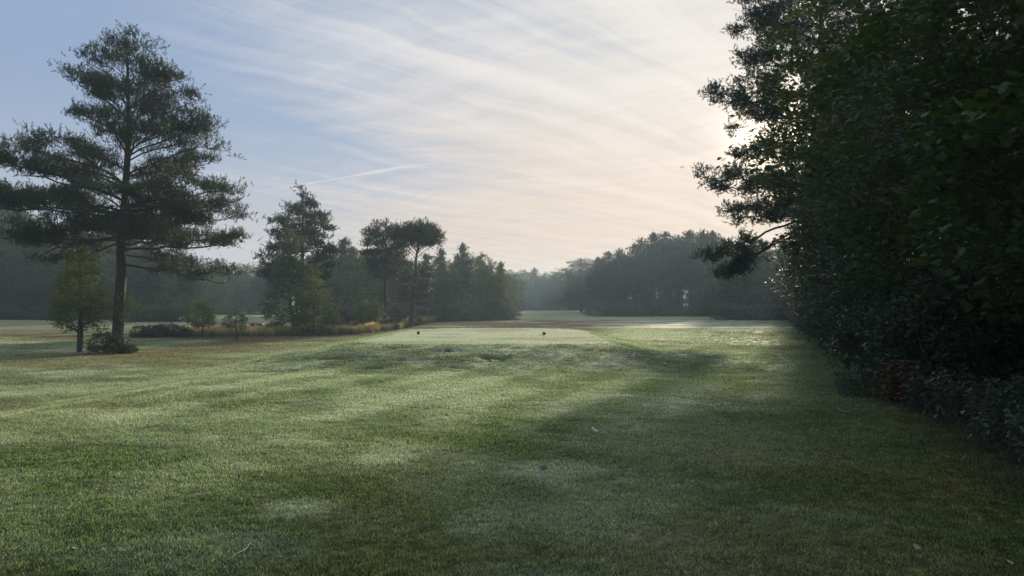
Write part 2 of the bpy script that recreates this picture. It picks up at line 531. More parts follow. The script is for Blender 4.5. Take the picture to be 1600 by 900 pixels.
def foliage_mat(name, c1, c2, c3, rough=.5, trans=.3, tcol=(.16, .22, .04), spec=.35, clump=1.2):
    m, n, o = new_mat(name)
    at = n.node('ShaderNodeAttribute', attribute_name='var')
    geo = n.node('ShaderNodeNewGeometry')
    oi = n.node('ShaderNodeObjectInfo')
    big = n.noise(geo.outputs['Position'], clump, 3.0)
    c = n.mix(n.ramp(at.outputs['Fac'], 0, 1), c1 + (1,), c2 + (1,))
    c = n.mix(n.ramp(big, .45, .7), c, c3 + (1,))
    hs = n.node('ShaderNodeHueSaturation')
    n.put(hs.inputs['Hue'], n.ramp(oi.outputs['Random'], 0, 1, .485, .515, False))
    n.put(hs.inputs['Value'], n.ramp(oi.outputs['Random'], 0, 1, .85, 1.15, False))
    n.put(hs.inputs['Color'], c)
    p = n.node('ShaderNodeBsdfPrincipled')
    n.put(p.inputs['Base Color'], hs.outputs[0])
    p.inputs['Roughness'].default_value = rough
    p.inputs['Specular IOR Level'].default_value = spec
    t = n.node('ShaderNodeBsdfTranslucent'); t.inputs[0].default_value = tcol + (1,)
    mx = n.node('ShaderNodeMixShader'); mx.inputs[0].default_value = trans
    n.l.new(p.outputs[0], mx.inputs[1]); n.l.new(t.outputs[0], mx.inputs[2])
    n.l.new(mx.outputs[0], o.inputs[0])
    return m


def bark_mat(name, c1, c2, top=None, h0=4.0, h1=9.0):
    m, n, o = new_mat(name)
    tc_ = n.node('ShaderNodeTexCoord')
    mp = n.node('ShaderNodeMapping'); mp.inputs['Scale'].default_value = (9, 9, 2.2)
    n.l.new(tc_.outputs['Object'], mp.inputs[0])
    vo = n.node('ShaderNodeTexVoronoi', feature='DISTANCE_TO_EDGE'); vo.inputs['Scale'].default_value = 1.4
    n.l.new(mp.outputs[0], vo.inputs['Vector'])
    nz = n.noise(mp.outputs[0], 2.0, 8.0, .65)
    crack = n.ramp(vo.outputs['Distance'], .0, .22)
    c = n.mix(nz, c1 + (1,), c2 + (1,))
    if top:
        sp = n.node('ShaderNodeSeparateXYZ'); n.l.new(tc_.outputs['Object'], sp.inputs[0])
        c = n.mix(n.ramp(sp.outputs[2], h0, h1), c, top + (1,))
    c = n.mix(n.ramp(crack, 0, 1, .55, 0), c, (.02, .016, .012, 1))
    p = n.node('ShaderNodeBsdfPrincipled'); n.put(p.inputs['Base Color'], c)
    p.inputs['Roughness'].default_value = .85
    b = n.node('ShaderNodeBump'); b.inputs['Strength'].default_value = .8; b.inputs['Distance'].default_value = .03
    n.put(b.inputs['Height'], n.m('ADD', crack, n.m('MULTIPLY', nz, .5)))
    n.l.new(b.outputs[0], p.inputs['Normal'])
    n.l.new(p.outputs[0], o.inputs[0])
    return m


MAT = {}
MAT['needle'] = foliage_mat('pine_needles', (.016, .032, .020), (.038, .058, .026), (.022, .044, .026), .5, .14, (.10, .14, .04), .25)
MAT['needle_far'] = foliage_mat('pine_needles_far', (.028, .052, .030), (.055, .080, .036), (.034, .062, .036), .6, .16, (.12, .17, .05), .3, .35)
MAT['leaf'] = foliage_mat('broad_leaves', (.040, .070, .022), (.080, .110, .030), (.050, .085, .028), .42, .28, (.20, .27, .04), .45, .8)
MAT['leaf_yellow'] = foliage_mat('yellowish_leaves', (.052, .084, .024), (.094, .124, .032), (.066, .096, .028), .45, .34, (.22, .28, .05), .4, 1.4)
MAT['leaf_bright'] = foliage_mat('sapling_leaves', (.085, .120, .028), (.140, .165, .040), (.100, .135, .035), .45, .45, (.34, .42, .08), .4, 1.4)
MAT['leaf_dark'] = foliage_mat('dark_leaves', (.030, .054, .022), (.058, .090, .034), (.034, .060, .024), .42, .18, (.10, .14, .03), .45, .6)
MAT['maple'] = foliage_mat('maple_leaves', (.030, .056, .020), (.058, .092, .026), (.036, .068, .022), .46, .22, (.14, .20, .03), .35, .5)
MAT['weed'] = foliage_mat('undergrowth_leaves', (.040, .066, .034), (.075, .105, .050), (.055, .080, .046), .42, .18, (.14, .19, .05), .55, 1.5)
MAT['fern'] = foliage_mat('dead_fern', (.19, .095, .055), (.25, .14, .08), (.15, .075, .045), .7, .2, (.30, .14, .05), .2, 3)
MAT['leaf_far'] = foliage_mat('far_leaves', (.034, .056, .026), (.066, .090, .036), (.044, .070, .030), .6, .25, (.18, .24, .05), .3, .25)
MAT['bark_pine'] = bark_mat('pine_bark', (.042, .034, .028), (.085, .066, .053), (.110, .062, .042), 3.5, 8.5)
MAT['bark'] = bark_mat('grey_bark', (.060, .052, .042), (.110, .098, .082))
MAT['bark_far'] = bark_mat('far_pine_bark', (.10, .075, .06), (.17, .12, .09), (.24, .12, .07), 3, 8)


def turf_mat(name, blade):
    m, n, o = new_mat(name)
    ty = 'INSTANCER' if blade else 'GEOMETRY'
    ac_ = n.node('ShaderNodeAttribute', attribute_name='gcol', attribute_type=ty)
    ad = n.node('ShaderNodeAttribute', attribute_name='dew', attribute_type=ty)
    geo = n.node('ShaderNodeNewGeometry')
    pos = geo.outputs['Position']
    f1 = n.noise(pos, 38.0 if not blade else 9.0, 4.0, .7)
    f2 = n.noise(pos, 5.5, 5.0, .65)
    k = n.m('MULTIPLY', n.ramp(f1, .28, .72, .55, 1.5), n.ramp(f2, .3, .7, .72, 1.25))
    c = n.vm('MULTIPLY', ac_.outputs['Vector'], n.comb(k, k, k))
    yel = n.ramp(n.noise(pos, 90.0 if not blade else 25.0, 2.0), .58, .75, 0, .25)
    c = n.mix(yel, c, (.20, .19, .07, 1))
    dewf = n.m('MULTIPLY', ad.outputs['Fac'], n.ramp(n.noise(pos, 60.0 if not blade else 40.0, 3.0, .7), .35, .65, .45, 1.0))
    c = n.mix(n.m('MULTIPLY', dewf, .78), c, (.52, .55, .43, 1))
    if blade:
        tip = n.node('ShaderNodeAttribute', attribute_name='tip')
        rnd = n.node('ShaderNodeAttribute', attribute_name='rnd')
        sc_ = n.m('MULTIPLY', n.ramp(tip.outputs['Fac'], 0, 1, .35, 1.45), n.ramp(rnd.outputs['Fac'], 0, 1, .5, 1.6))  # shade between blades put into the colour: dark bases, bright tips
        c = n.vm('MULTIPLY', c, n.comb(sc_, sc_, sc_))
    p = n.node('ShaderNodeBsdfPrincipled')
    n.put(p.inputs['Base Color'], c)
    if blade:
        p.inputs['Roughness'].default_value = .75
        n.put(p.inputs['Specular IOR Level'], n.ramp(ad.outputs['Fac'], 0, 1, 0, .2))
    else:
        n.put(p.inputs['Roughness'], n.ramp(ad.outputs['Fac'], 0, 1, .85, .68))
        n.put(p.inputs['Specular IOR Level'], n.ramp(ad.outputs['Fac'], 0.1, 1, 0, .55))
    if blade:
        t = n.node('ShaderNodeBsdfTranslucent')
        n.put(t.inputs[0], n.vm('MULTIPLY', c, (1.6, 1.85, 1.4)))
        mx = n.node('ShaderNodeMixShader'); mx.inputs[0].default_value = .45
        n.l.new(p.outputs[0], mx.inputs[1]); n.l.new(t.outputs[0], mx.inputs[2]); n.l.new(mx.outputs[0], o.inputs[0])
    else:
        n.put(p.inputs['Sheen Weight'], n.ramp(ad.outputs['Fac'], 0.1, 1, 0, .5))
        p.inputs['Sheen Roughness'].default_value = .45
        n.put(p.inputs['Sheen Tint'], (.8, .95, .6, 1))
        b = n.node('ShaderNodeBump'); b.inputs['Strength'].default_value = .9; b.inputs['Distance'].default_value = .03
        n.put(b.inputs['Height'], n.m('ADD', f1, n.m('MULTIPLY', f2, 1.5)))
        n.l.new(b.outputs[0], p.inputs['Normal'])
        n.l.new(p.outputs[0], o.inputs[0])
    return m


MAT['turf'] = turf_mat('turf', False)
MAT['blade'] = turf_mat('grass_blades', True)


def plain(name, col, rough=.6, spec=.3, trans=0):
    m, n, o = new_mat(name)
    geo = n.node('ShaderNodeTexCoord')
    k = n.ramp(n.noise(geo.outputs['Object'], 60.0, 4.0), .3, .7, .75, 1.2)
    p = n.node('ShaderNodeBsdfPrincipled')
    n.put(p.inputs['Base Color'], n.vm('MULTIPLY', n.comb(*col), n.comb(k, k, k)))
    p.inputs['Roughness'].default_value = rough; p.inputs['Specular IOR Level'].default_value = spec
    n.l.new(p.outputs[0], o.inputs[0])
    return m


# ------------------------------------------------------------------ ground
def build_ground():
    ang = np.concatenate([np.arange(-180, -50, 3.0), np.arange(-50, 50, .2), np.arange(50, 180, 3.0)])
    rad = [0.0]
    r = .6
    while r < 900: rad.append(r); r *= 1.022
    rad.append(900)
    rad = np.array(rad)
    a = np.radians(ang); na = len(a)
    RR, AA = np.meshgrid(rad[1:], a, indexing='ij')
    X = (RR * np.sin(AA)).ravel(); Y = (RR * np.cos(AA)).ravel()
    Z = height(X, Y)
    V = np.stack([X, Y, Z], 1)
    nr = len(rad) - 1
    i = np.arange(nr - 1)[:, None] * na; j = np.arange(na)[None]
    q = np.stack([i + j, i + na + j, i + na + (j + 1) % na, i + (j + 1) % na], -1).reshape(-1, 4)[:, ::-1]
    c = len(V)
    V = np.vstack([V, [[0, 0, hz(0, 0)]]])
    jj = np.arange(na)
    t = np.stack([np.full(na, c), (jj + 1) % na, jj], 1)
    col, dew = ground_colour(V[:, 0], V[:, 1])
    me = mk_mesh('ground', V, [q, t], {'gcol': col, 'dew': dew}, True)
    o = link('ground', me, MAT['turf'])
    tag(o, 'mown golf course turf with pale dew, brown dry band and raised tee', 'ground', kind='structure')
    return o


build_ground()

# ------------------------------------------------------------------ grass
def instancer(name, pts, rot, scl, attrs, variants, mat, zpow=1.0):
    """one mesh holding loose points and a few tuft shapes; geometry nodes sets a tuft on every point"""
    nv = len(pts)
    V = [pts]; Fc = []; n = nv
    tip = [np.zeros(nv)]; vid = [np.zeros(nv)]; rnd = [np.zeros(nv)]
    for k, (tv, tf, tt, tr) in enumerate(variants):
        V.append(tv); Fc.append(tf + n); n += len(tv); tip.append(tt); rnd.append(tr); vid.append(np.full(len(tv), k + 1.0))
    tot = n
    A_ = {'tip': np.concatenate(tip), 'rnd': np.concatenate(rnd), 'vid': np.concatenate(vid),
          'rz': np.concatenate([rot, np.zeros(tot - nv)]), 'sc': np.concatenate([scl, np.ones(tot - nv)])}
    for k, a in attrs.items():
        A_[k] = np.concatenate([a, np.zeros((tot - nv,) + a.shape[1:])])
    me = mk_mesh(name, np.concatenate(V), Fc, A_)
    o = link(name, me, mat)
    ng = bpy.data.node_groups.new(name + '_scatter', 'GeometryNodeTree')
    ng.interface.new_socket('Geometry', in_out='INPUT', socket_type='NodeSocketGeometry')
    ng.interface.new_socket('Geometry', in_out='OUTPUT', socket_type='NodeSocketGeometry')
    N = ng.nodes; Lk = ng.links
    gi = N.new('NodeGroupInput'); go = N.new('NodeGroupOutput')
    def attr(nm, ty='FLOAT'):
        a = N.new('GeometryNodeInputNamedAttribute'); a.data_type = ty; a.inputs[0].default_value = nm; return a.outputs[0]
    def sel(k):
        c = N.new('FunctionNodeCompare'); c.data_type = 'FLOAT'; c.operation = 'EQUAL'
        Lk.new(attr('vid'), c.inputs[0]); c.inputs[1].default_value = float(k); c.inputs['Epsilon'].default_value = .1
        s = N.new('GeometryNodeSeparateGeometry'); s.domain = 'POINT'
        Lk.new(gi.outputs[0], s.inputs[0]); Lk.new(c.outputs[0], s.inputs[1]); return s.outputs[0]
    g2 = N.new('GeometryNodeGeometryToInstance')
    for k in range(len(variants)): Lk.new(sel(k + 1), g2.inputs[0])
    m2p = N.new('GeometryNodeMeshToPoints'); Lk.new(sel(0), m2p.inputs[0])
    ip = N.new('GeometryNodeInstanceOnPoints')
    Lk.new(m2p.outputs[0], ip.inputs['Points']); Lk.new(g2.outputs[0], ip.inputs['Instance'])
    ip.inputs['Pick Instance'].default_value = True
    cx = N.new('ShaderNodeCombineXYZ'); Lk.new(attr('rz'), cx.inputs[2])
    e2r = N.new('FunctionNodeEulerToRotation'); Lk.new(cx.outputs[0], e2r.inputs[0]); Lk.new(e2r.outputs[0], ip.inputs['Rotation'])
    sv = N.new('ShaderNodeCombineXYZ'); pw = N.new('ShaderNodeMath'); pw.operation = 'POWER'; pw.inputs[1].default_value = zpow
    Lk.new(attr('sc'), sv.inputs[0]); Lk.new(attr('sc'), sv.inputs[1]); Lk.new(attr('sc'), pw.inputs[0]); Lk.new(pw.outputs[0], sv.inputs[2])
    Lk.new(sv.outputs[0], ip.inputs['Scale'])
    Lk.new(ip.outputs[0], go.inputs[0])
    md = o.modifiers.new('scatter', 'NODES'); md.node_group = ng
    return o


def tuft(rng, nb, spread, h, w, lean=.5, segs=1):
    V = []; Fc = []; tip = []; rn = []
    for b in range(nb):
        a = rng.random() * 2 * math.pi; r = spread * math.sqrt(rng.random())
        base = np.array([r * math.cos(a), r * math.sin(a), -.004])
        hh = h * (.55 + .7 * rng.random())
        la = rng.random() * 2 * math.pi; ln = lean * hh * rng.random()
        dr = np.array([math.cos(la) * ln, math.sin(la) * ln, 0])
        s = np.array([math.cos(la + 1.57), math.sin(la + 1.57), 0]) * w * .5
        k = len(V)
        mid = base + np.array([0, 0, hh * .6]) + dr * .35
        V += [base - s, base + s, mid + s * .8, mid - s * .8, base + np.array([0, 0, hh]) + dr]
        Fc += [(k, k + 1, k + 2), (k, k + 2, k + 3), (k + 3, k + 2, k + 4)]
        tip += [0, 0, .6, .6, 1]; rn += [rng.random()] * 5
    return np.array(V), np.array(Fc), np.array(tip), np.array(rn)


def build_grass():
    rng = np.random.default_rng(3)
    P = []; S = []
    for (r0, r1, dens, sc) in ((3.2, 6.5, 1500, 1.0), (6.5, 11, 900, 1.1), (11, 18, 420, 1.35), (18, 30, 170, 1.8), (30, 52, 50, 2.4)):
        hw = .86
        area = hw * (r1 ** 2 - r0 ** 2)
        n = int(area * dens)
        y = np.sqrt(r0 ** 2 + rng.random(n) * (r1 ** 2 - r0 ** 2))
        x = (rng.random(n) * 2 - 1) * hw * y
        clump = fbm(x / .35, y / .35, 3, 101)
        keep = (rng.random(n) < .35 + 1.1 * clump) & (x < row_x(y) + .8)
        keep &= hollows(x, y) < .35
        tee = tee_mask(x, y) < 0
        keep &= ~tee | (rng.random(n) < .55)
        x, y = x[keep], y[keep]
        s = sc * (.35 + 1.3 * fbm(x / .22, y / .22, 3, 55)) * (.8 + .4 * rng.random(len(x)))
        s = np.where(tee_mask(x, y) < 0, s * .35, s) * (1 - .6 * hollows(x, y))
        P.append(np.stack([x, y, height(x, y)], 1)); S.append(s)
    P = np.concatenate(P); S = np.concatenate(S)
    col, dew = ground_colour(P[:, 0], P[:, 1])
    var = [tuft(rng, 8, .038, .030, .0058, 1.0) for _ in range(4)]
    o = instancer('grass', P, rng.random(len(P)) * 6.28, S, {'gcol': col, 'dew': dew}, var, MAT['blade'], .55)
    tag(o, 'short dewy grass blades covering the lawn in front of the tee', 'grass', kind='stuff')


build_grass()

# ------------------------------------------------------------------ trees
def prof_interp(tbl, z):
    t = np.array(tbl); return np.interp(z, t[:, 0], t[:, 1])


def make_pine(name, H, trunk_r, limbs, seed, nn=14, shoots_per=7, shoot=(.24, .10, .013), tgt_per_m=9, mat='needle', bark='bark_pine',
              trunk_pts=None, limb_parts=False, pad=(.55, .22), sides=10, loc=(0, 0, 0), rz=0, droop_tips=0.0, up=.9, bare=.35, clumpy=0):
    """limbs: list of (z_start, azimuth_deg, length, tip_z)"""
    rng = np.random.default_rng(seed)
    root = link(name, None, loc=loc); root.rotation_euler = (0, 0, rz)
    if trunk_pts is None:
        zz_ = np.linspace(-.25, H, 22)
        wx = np.cumsum(rng.normal(0, .035, 22)) * .6; wy = np.cumsum(rng.normal(0, .035, 22)) * .6
        trunk_pts = np.stack([wx - wx[0], wy - wy[0], zz_], 1)
    T = np.asarray(trunk_pts, float)
    zt = T[:, 2]
    rt = trunk_r * np.clip(1 - np.clip(zt, 0, None) / H, 0, 1) ** .75 + .012
    rt = rt * (1 + .35 * np.exp(-np.clip(zt, 0, None) / .35))
    acc = Acc(); V, Q = tube(T, rt, sides)
    bump = 1 + .05 * rng.normal(size=len(V))
    C = np.repeat(T, sides, 0); V = C + (V - C) * bump[:, None]
    acc.add(V, Q, np.repeat(rt, sides))
    fol = Acc(); small = Acc(); limb_meshes = []
    allP = []; allD = []
    for li, lb in enumerate(limbs):
        z0, az, L, z1 = lb[:4]; bare_ = lb[4] if len(lb) > 4 else bare
        a = R(az) if az is not None else rng.random() * 6.28
        b0 = np.array([np.interp(z0, zt, T[:, 0]), np.interp(z0, zt, T[:, 1]), z0])
        dirh = np.array([math.sin(a), math.cos(a), 0])
        n = max(5, int(L / .45))
        s = np.linspace(0, 1, n)
        rise = z1 - z0
        sh = .5 + .5 * rng.random()
        pz = z0 + rise * (s ** sh if rise > 0 else s ** 1.3)
        perp = np.array([dirh[1], -dirh[0], 0])
        w = np.cumsum(rng.normal(0, .05, n)) * L * .22 * s
        pts = b0[None] + dirh[None] * (s * L)[:, None] + perp[None] * w[:, None]
        pts[:, 2] = pz + rng.normal(0, .02, n) * L * s
        # targets: flat clouds round the outer part of the limb
        nt = max(4, int(tgt_per_m * L * 1.0))
        q = bare_ + (1.04 - bare_) * rng.random(nt) ** .8
        c = np.stack([np.interp(q, s, pts[:, k]) for k in range(3)], 1)
        if clumpy:
            ncl = max(2, int(L * clumpy))
            qc = bare_ + (1.0 - bare_) * (np.arange(ncl) + .5 + rng.normal(0, .22, ncl)) / ncl
            oc = rng.normal(0, .42, ncl) * min(L, 4.5) / 3.5; hc = rng.normal(.05, .16, ncl)
            ci = rng.integers(0, ncl, nt); q = np.clip(qc[ci], bare_, 1.02)
            c = np.stack([np.interp(q, s, pts[:, k]) for k in range(3)], 1)
            sg = .20 + .11 * rng.random(ncl)
            c = c + perp[None] * (oc[ci] + rng.normal(0, 1, nt) * sg[ci] * 1.2)[:, None] + dirh[None] * (rng.normal(0, 1, nt) * sg[ci])[:, None]
            c[:, 2] += hc[ci] + np.abs(rng.normal(0, 1, nt)) * sg[ci] * .75 - droop_tips * rng.random(nt)
        width = pad[0] * (.35 + .75 * np.sin(np.clip((q - bare_) / (1 - bare_), 0, 1) * math.pi * .8)) * max(.5, min(L, 4.5) / 3.2) * 1.3
        if not clumpy:
            c = c + perp[None] * (rng.normal(0, .75, nt) * width)[:, None] + dirh[None] * rng.normal(0, .15, nt)[:, None]
            c[:, 2] += np.abs(rng.normal(0, pad[1], nt)) - .08 - droop_tips * rng.random(nt)
        X, par, ends = grow(pts, c, rng, .35, .3)
        tgt = acc if not limb_parts else Acc()
        skeleton_tubes(tgt, X, par, .006 if limb_parts else .009, max(.016, .0085 * L + .010), .5, 6)
        if limb_parts: limb_meshes.append(tgt)
        E = np.array([X[e] for e, _ in ends])
        G = np.array([X[e] - X[par[e]] for e, _ in ends])
        rep = shoots_per
        PP = np.repeat(E, rep, 0); DD = norm(np.repeat(norm(G), rep, 0) * .55 + rng.normal(0, .6, (len(PP), 3)) + np.array([0, 0, up]) * (.4 + .6 * rng.random((len(PP), 1))))
        PP = PP + rng.normal(0, .16, PP.shape) * np.array([1, 1, .5]) * (shoot[0] / .24)
        allP.append(PP); allD.append(DD)
        if True:   # shoots along inner twigs too
            idx = rng.integers(n, len(X), size=max(1, int(len(ends) * .8))) if len(X) > n else np.array([0])
            allP.append(X[idx] + rng.normal(0, .05, (len(idx), 3))); allD.append(norm(rng.normal(0, .6, (len(idx), 3)) + np.array([0, 0, up])))
    # leader
    tp = T[-1]
    k = 14
    PP = tp + rng.normal(0, .12, (k, 3)) - np.array([0, 0, .25]) * rng.random((k, 1)); PP[0] = tp
    allP.append(PP); allD.append(norm(rng.normal(0, .25, (k, 3)) + np.array([0, 0, 1.2])))
    PP = np.concatenate(allP); DD = np.concatenate(allD)
    V, Fc = needles(PP, DD, rng, nn, *shoot)
    fol.add(V, Fc, np.repeat(rng.random(len(PP)), nn * 3))
    link('trunk', acc.mesh(name + '_trunk', True), MAT[bark], root)
    for lm in limb_meshes:
        link('branch', lm.mesh(name + '_branch', True), MAT[bark], root)
    cr = link('crown', fol.mesh(name + '_crown'), MAT[mat], root)
    cr['kind'] = 'stuff'
    return root


def pine_limbs(rng, H, base, Lmax, n, top_up=.6, low_drop=-.15, right=None, left=None, jitter=.25):
    """limb list from a crown outline; right/left: tables (tip_z, reach)"""
    out_ = []
    for i in range(n):
        t = (i + rng.random() * .7) / n
        zt_ = base + (H * .985 - base) * t
        az = (i * 137.5 + rng.normal(0, 18)) % 360
        if right is not None:
            s = math.sin(R(az))
            rr_ = prof_interp(right, zt_); ll = prof_interp(left, zt_); mid_ = .5 * (rr_ + ll)
            w = abs(s)
            Lr = (rr_ if s > 0 else ll)
            L = math.sqrt(max(.01, (Lr * w) ** 2 + (mid_ * .85) ** 2 * (1 - w * w)))
        else:
            L = Lmax * (math.sin(min(1, (1 - t) * 1.25 + .04) * math.pi * .5)) ** 1.05
        L *= 1 - jitter * rng.random()
        slope = low_drop + (top_up - low_drop) * t ** 1.2
        z0 = zt_ - slope * L
        z0 = min(max(z0, base * .8), H * .97)
        out_.append((z0, az, L, zt_))
    return out_


def make_leafy(name, H, base, prof, seed, nt=260, leaves=26, lsize=.13, cl=.38, mat='leaf', bark='bark', trunk_r=.16, trunk_top=.8,
               lump=.3, tmpl=(LEAF_V, LEAF_F), loc=(0, 0, 0), rz=0, lean=(0, 0), shell=.45, multi=1, leafparts=None, droop=.25, sx=1.0, sy=1.0):
    """prof: table (fraction of height, radius in metres)"""
    rng = np.random.default_rng(seed)
    root = link(name, None, loc=loc); root.rotation_euler = (0, 0, rz)
    P = np.array(prof)
    zf = rng.random(nt * 6) * (P[-1, 0] - P[0, 0]) + P[0, 0]
    r = np.interp(zf, P[:, 0], P[:, 1])
    keep = rng.random(len(zf)) < (r / P[:, 1].max()) ** 1.6 + .03
    zf, r = zf[keep][:nt], r[keep][:nt]
    a = rng.random(len(zf)) * 6.283
    lumpv = 1 + lump * (2 * fbm(a * 1.6 + 3, zf * H / 1.6, 3, seed) - 1) * 1.6
    rad = r * lumpv * (shell + (1 - shell) * rng.random(len(zf)) ** .5)
    cx = lean[0] * zf; cy = lean[1] * zf
    T = np.stack([np.cos(a) * rad * sx + cx, np.sin(a) * rad * sy + cy, zf * H], 1)
    acc = Acc(); fol = Acc()
    k = 14
    Xs = []
    ends_all = []
    for mtrunk in range(multi):
        off = np.array([rng.normal(0, .18), rng.normal(0, .18)]) if multi > 1 else np.zeros(2)
        sp = np.array([rng.normal(0, .5), rng.normal(0, .5)]) if multi > 1 else np.zeros(2)
        z = np.linspace(-.25, H * trunk_top, k)
        wob = np.cumsum(rng.normal(0, .02 * H / 8, (k, 2)), 0)
        B = np.stack([off[0] + sp[0] * z / H * 1.5 + wob[:, 0] + lean[0] * z / H, off[1] + sp[1] * z / H * 1.5 + wob[:, 1] + lean[1] * z / H, z], 1)
        sub = T[mtrunk::multi]
        base_n = int(np.sum(z < base))
        X, par, ends = grow(B, sub, rng, .4, .45)
        skeleton_tubes(acc, X, par, .007, trunk_r / math.sqrt(multi), .5, 9)
        ends_all.append(np.array([X[e] for e, _ in ends]))
    E = np.concatenate(ends_all)
    n = len(E)
    cnt = leaves
    PP = np.repeat(E, cnt, 0)
    g = rng.normal(size=PP.shape); g = norm(g) * (rng.random((len(PP), 1)) ** .4)
    cs = np.repeat(cl * (.6 + .8 * rng.random(n)), cnt)[:, None]
    PP = PP + g * cs * np.array([1, 1, .62])
    PP = PP[PP[:, 2] > .03]
    if leafparts:
        # the leaves that show largest from the lawn become parts of their own
        co, si = math.cos(rz), math.sin(rz)
        Wp = np.stack([PP[:, 0] * co - PP[:, 1] * si + loc[0], PP[:, 0] * si + PP[:, 1] * co + loc[1], PP[:, 2] + loc[2]], 1)
        px = 800 + F * Wp[:, 0] / Wp[:, 1]; py = HOR - F * (Wp[:, 2] - EYE) / Wp[:, 1]
        vis = (px > 0) & (px < 1590) & (py > 5) & (py < 890)
        dist = np.where(vis, np.linalg.norm(Wp - np.array([0, 0, EYE]), axis=1), 1e9)
        near = np.argsort(dist)[:leafparts]
        mask = np.ones(len(PP), bool); mask[near] = False
        NP = PP[near]; PP = PP[mask]
        tv, tf = tmpl
        lm = mk_mesh(name + '_leaf', tv, tf, {'var': np.full(len(tv), .5)}); lm.materials.append(MAT[mat])
        for p in NP:
            lo = link('leaf', lm, None, root)
            lo.location = p; s = lsize * (.8 + .5 * rng.random()); lo.scale = (s, s, s)
            lo.rotation_euler = (rng.normal(-.25, .4), rng.normal(0, .4), rng.random() * 6.28)
    V, Fc, var = leafset(PP, rng, lsize, droop, tmpl)
    fol.add(V, Fc, var)
    link('trunk', acc.mesh(name + '_trunk', True), MAT[bark], root)
    cr = link('crown', fol.mesh(name + '_crown'), MAT[mat], root); cr['kind'] = 'stuff'
    return root


def copy_tree(root, loc, rz=0, s=1.0, sz=None):
    c = root.copy(); COL.objects.link(c); c.location = loc; c.rotation_euler = (0, 0, rz); c.scale = (s, s, sz or s)
    for ch in root.children:
        k = ch.copy(); COL.objects.link(k); k.parent = c
        for g in ch.children:
            q = g.copy(); COL.objects.link(q); q.parent = k
    return c


def at(px, d, dz_=0.0):
    x = (px - 800) / F * d
    return (x, d, hz(x, d) + dz_)


def top_h(d, py, x=0.0):
    return EYE + (HOR - py) / F * d - hz(x, d)


# --- the big pine on the left
loc = at(187, 30.5)
rg = np.random.default_rng(11)
right = [(2.9, 4.6), (3.9, 4.4), (4.6, 5.5), (5.4, 4.6), (6.2, 4.4), (7.0, 5.6), (7.7, 4.2), (8.3, 3.0), (9.1, 3.8), (10.3, 3.7), (11.3, 2.6), (12.7, 2.2), (13.4, 1.3), (14.1, .2)]
left = [(2.9, 2.5), (3.9, 4.9), (4.6, 5.2), (5.9, 5.6), (7.0, 6.2), (8.1, 6.3), (9.1, 5.6), (9.8, 3.9), (10.5, 2.4), (11.3, 3.0), (12.7, 2.9), (13.4, .9), (14.1, .2)]
limbs = pine_limbs(rg, 14.1, 5.2, 0, 46, .85, .02, right, left, .30)
limbs += [(3.9, 82, 4.6, 3.0), (4.6, 95, 5.3, 4.7), (5.6, 88, 5.4, 7.0), (5.2, -78, 5.0, 4.3), (5.6, -95, 5.2, 5.0), (4.9, -60, 4.4, 3.9), (6.3, -88, 5.9, 7.2),
          (6.6, 70, 5.0, 6.3), (8.0, 96, 3.7, 9.3), (7.4, -80, 5.9, 8.9), (9.0, 84, 3.6, 10.5), (10.2, -84, 2.9, 12.6), (6.0, 20, 4.5, 6.3), (6.4, 170, 4.2, 6.8), (5.0, 150, 3.6, 5.0), (4.4, 30, 3.8, 3.9)]
tz = np.array([-.3, 0, .8, 1.8, 2.8, 3.6, 4.6, 5.6, 6.8, 8.0, 9.2, 10.4, 11.6, 12.8, 13.6, 14.1])
tx = np.array([.0, 0, -.05, -.02, .02, .06, .0, .06, .14, .2, .24, .25, .22, .18, .15, .12])
tp_ = np.stack([tx, tx * .3, tz], 1)
limbs += [(12.0, 40, .9, 13.1), (12.3, 160, .8, 13.3), (12.2, 280, 1.0, 13.2), (12.9, 100, .6, 13.8), (12.8, 230, .6, 13.7), (13.1, 0, .4, 13.9), (11.0, 85, 2.3, 12.5), (9.6, 95, 3.2, 11.2), (8.8, 80, 3.5, 10.2), (11.2, -80, 2.3, 12.4)]
limbs += [(3.6 + .2 * k, 137.5 * k + 20, 4.2 + .9 * rg.random(), 3.5 + .22 * k) for k in range(13) if k > 5] + [(2.7, 75, .9, 7.6, .6), (3.2, 100, .5, 5.4, .7)]
big = make_pine('pine_tree', 14.1, .235, limbs, 5, nn=15, shoots_per=10, up=1.2, shoot=(.28, .105, .022), tgt_per_m=10.2, trunk_pts=tp_, limb_parts=True,
                pad=(.6, .20), clumpy=1.3, sides=14, loc=loc)
big.scale = (.97, .97, .965)
tag(big, 'tall spreading pine standing alone on the left side of the lawn', 'pine tree')

# --- young leafy tree beside it
t = make_leafy('young_tree', 4.6, 1.3, [(.22, .5), (.32, 1.5), (.45, 1.55), (.7, 1.0), (.9, .5), (1.0, .1)], 21, nt=300, leaves=24, lsize=.12, cl=.36,
               mat='leaf_yellow', trunk_r=.12, trunk_top=.93, lump=.45, loc=at(125, 30), shell=.35)
tag(t, 'small yellowish leafy tree with a slim dark trunk, just left of the tall pine trunk', 'tree')

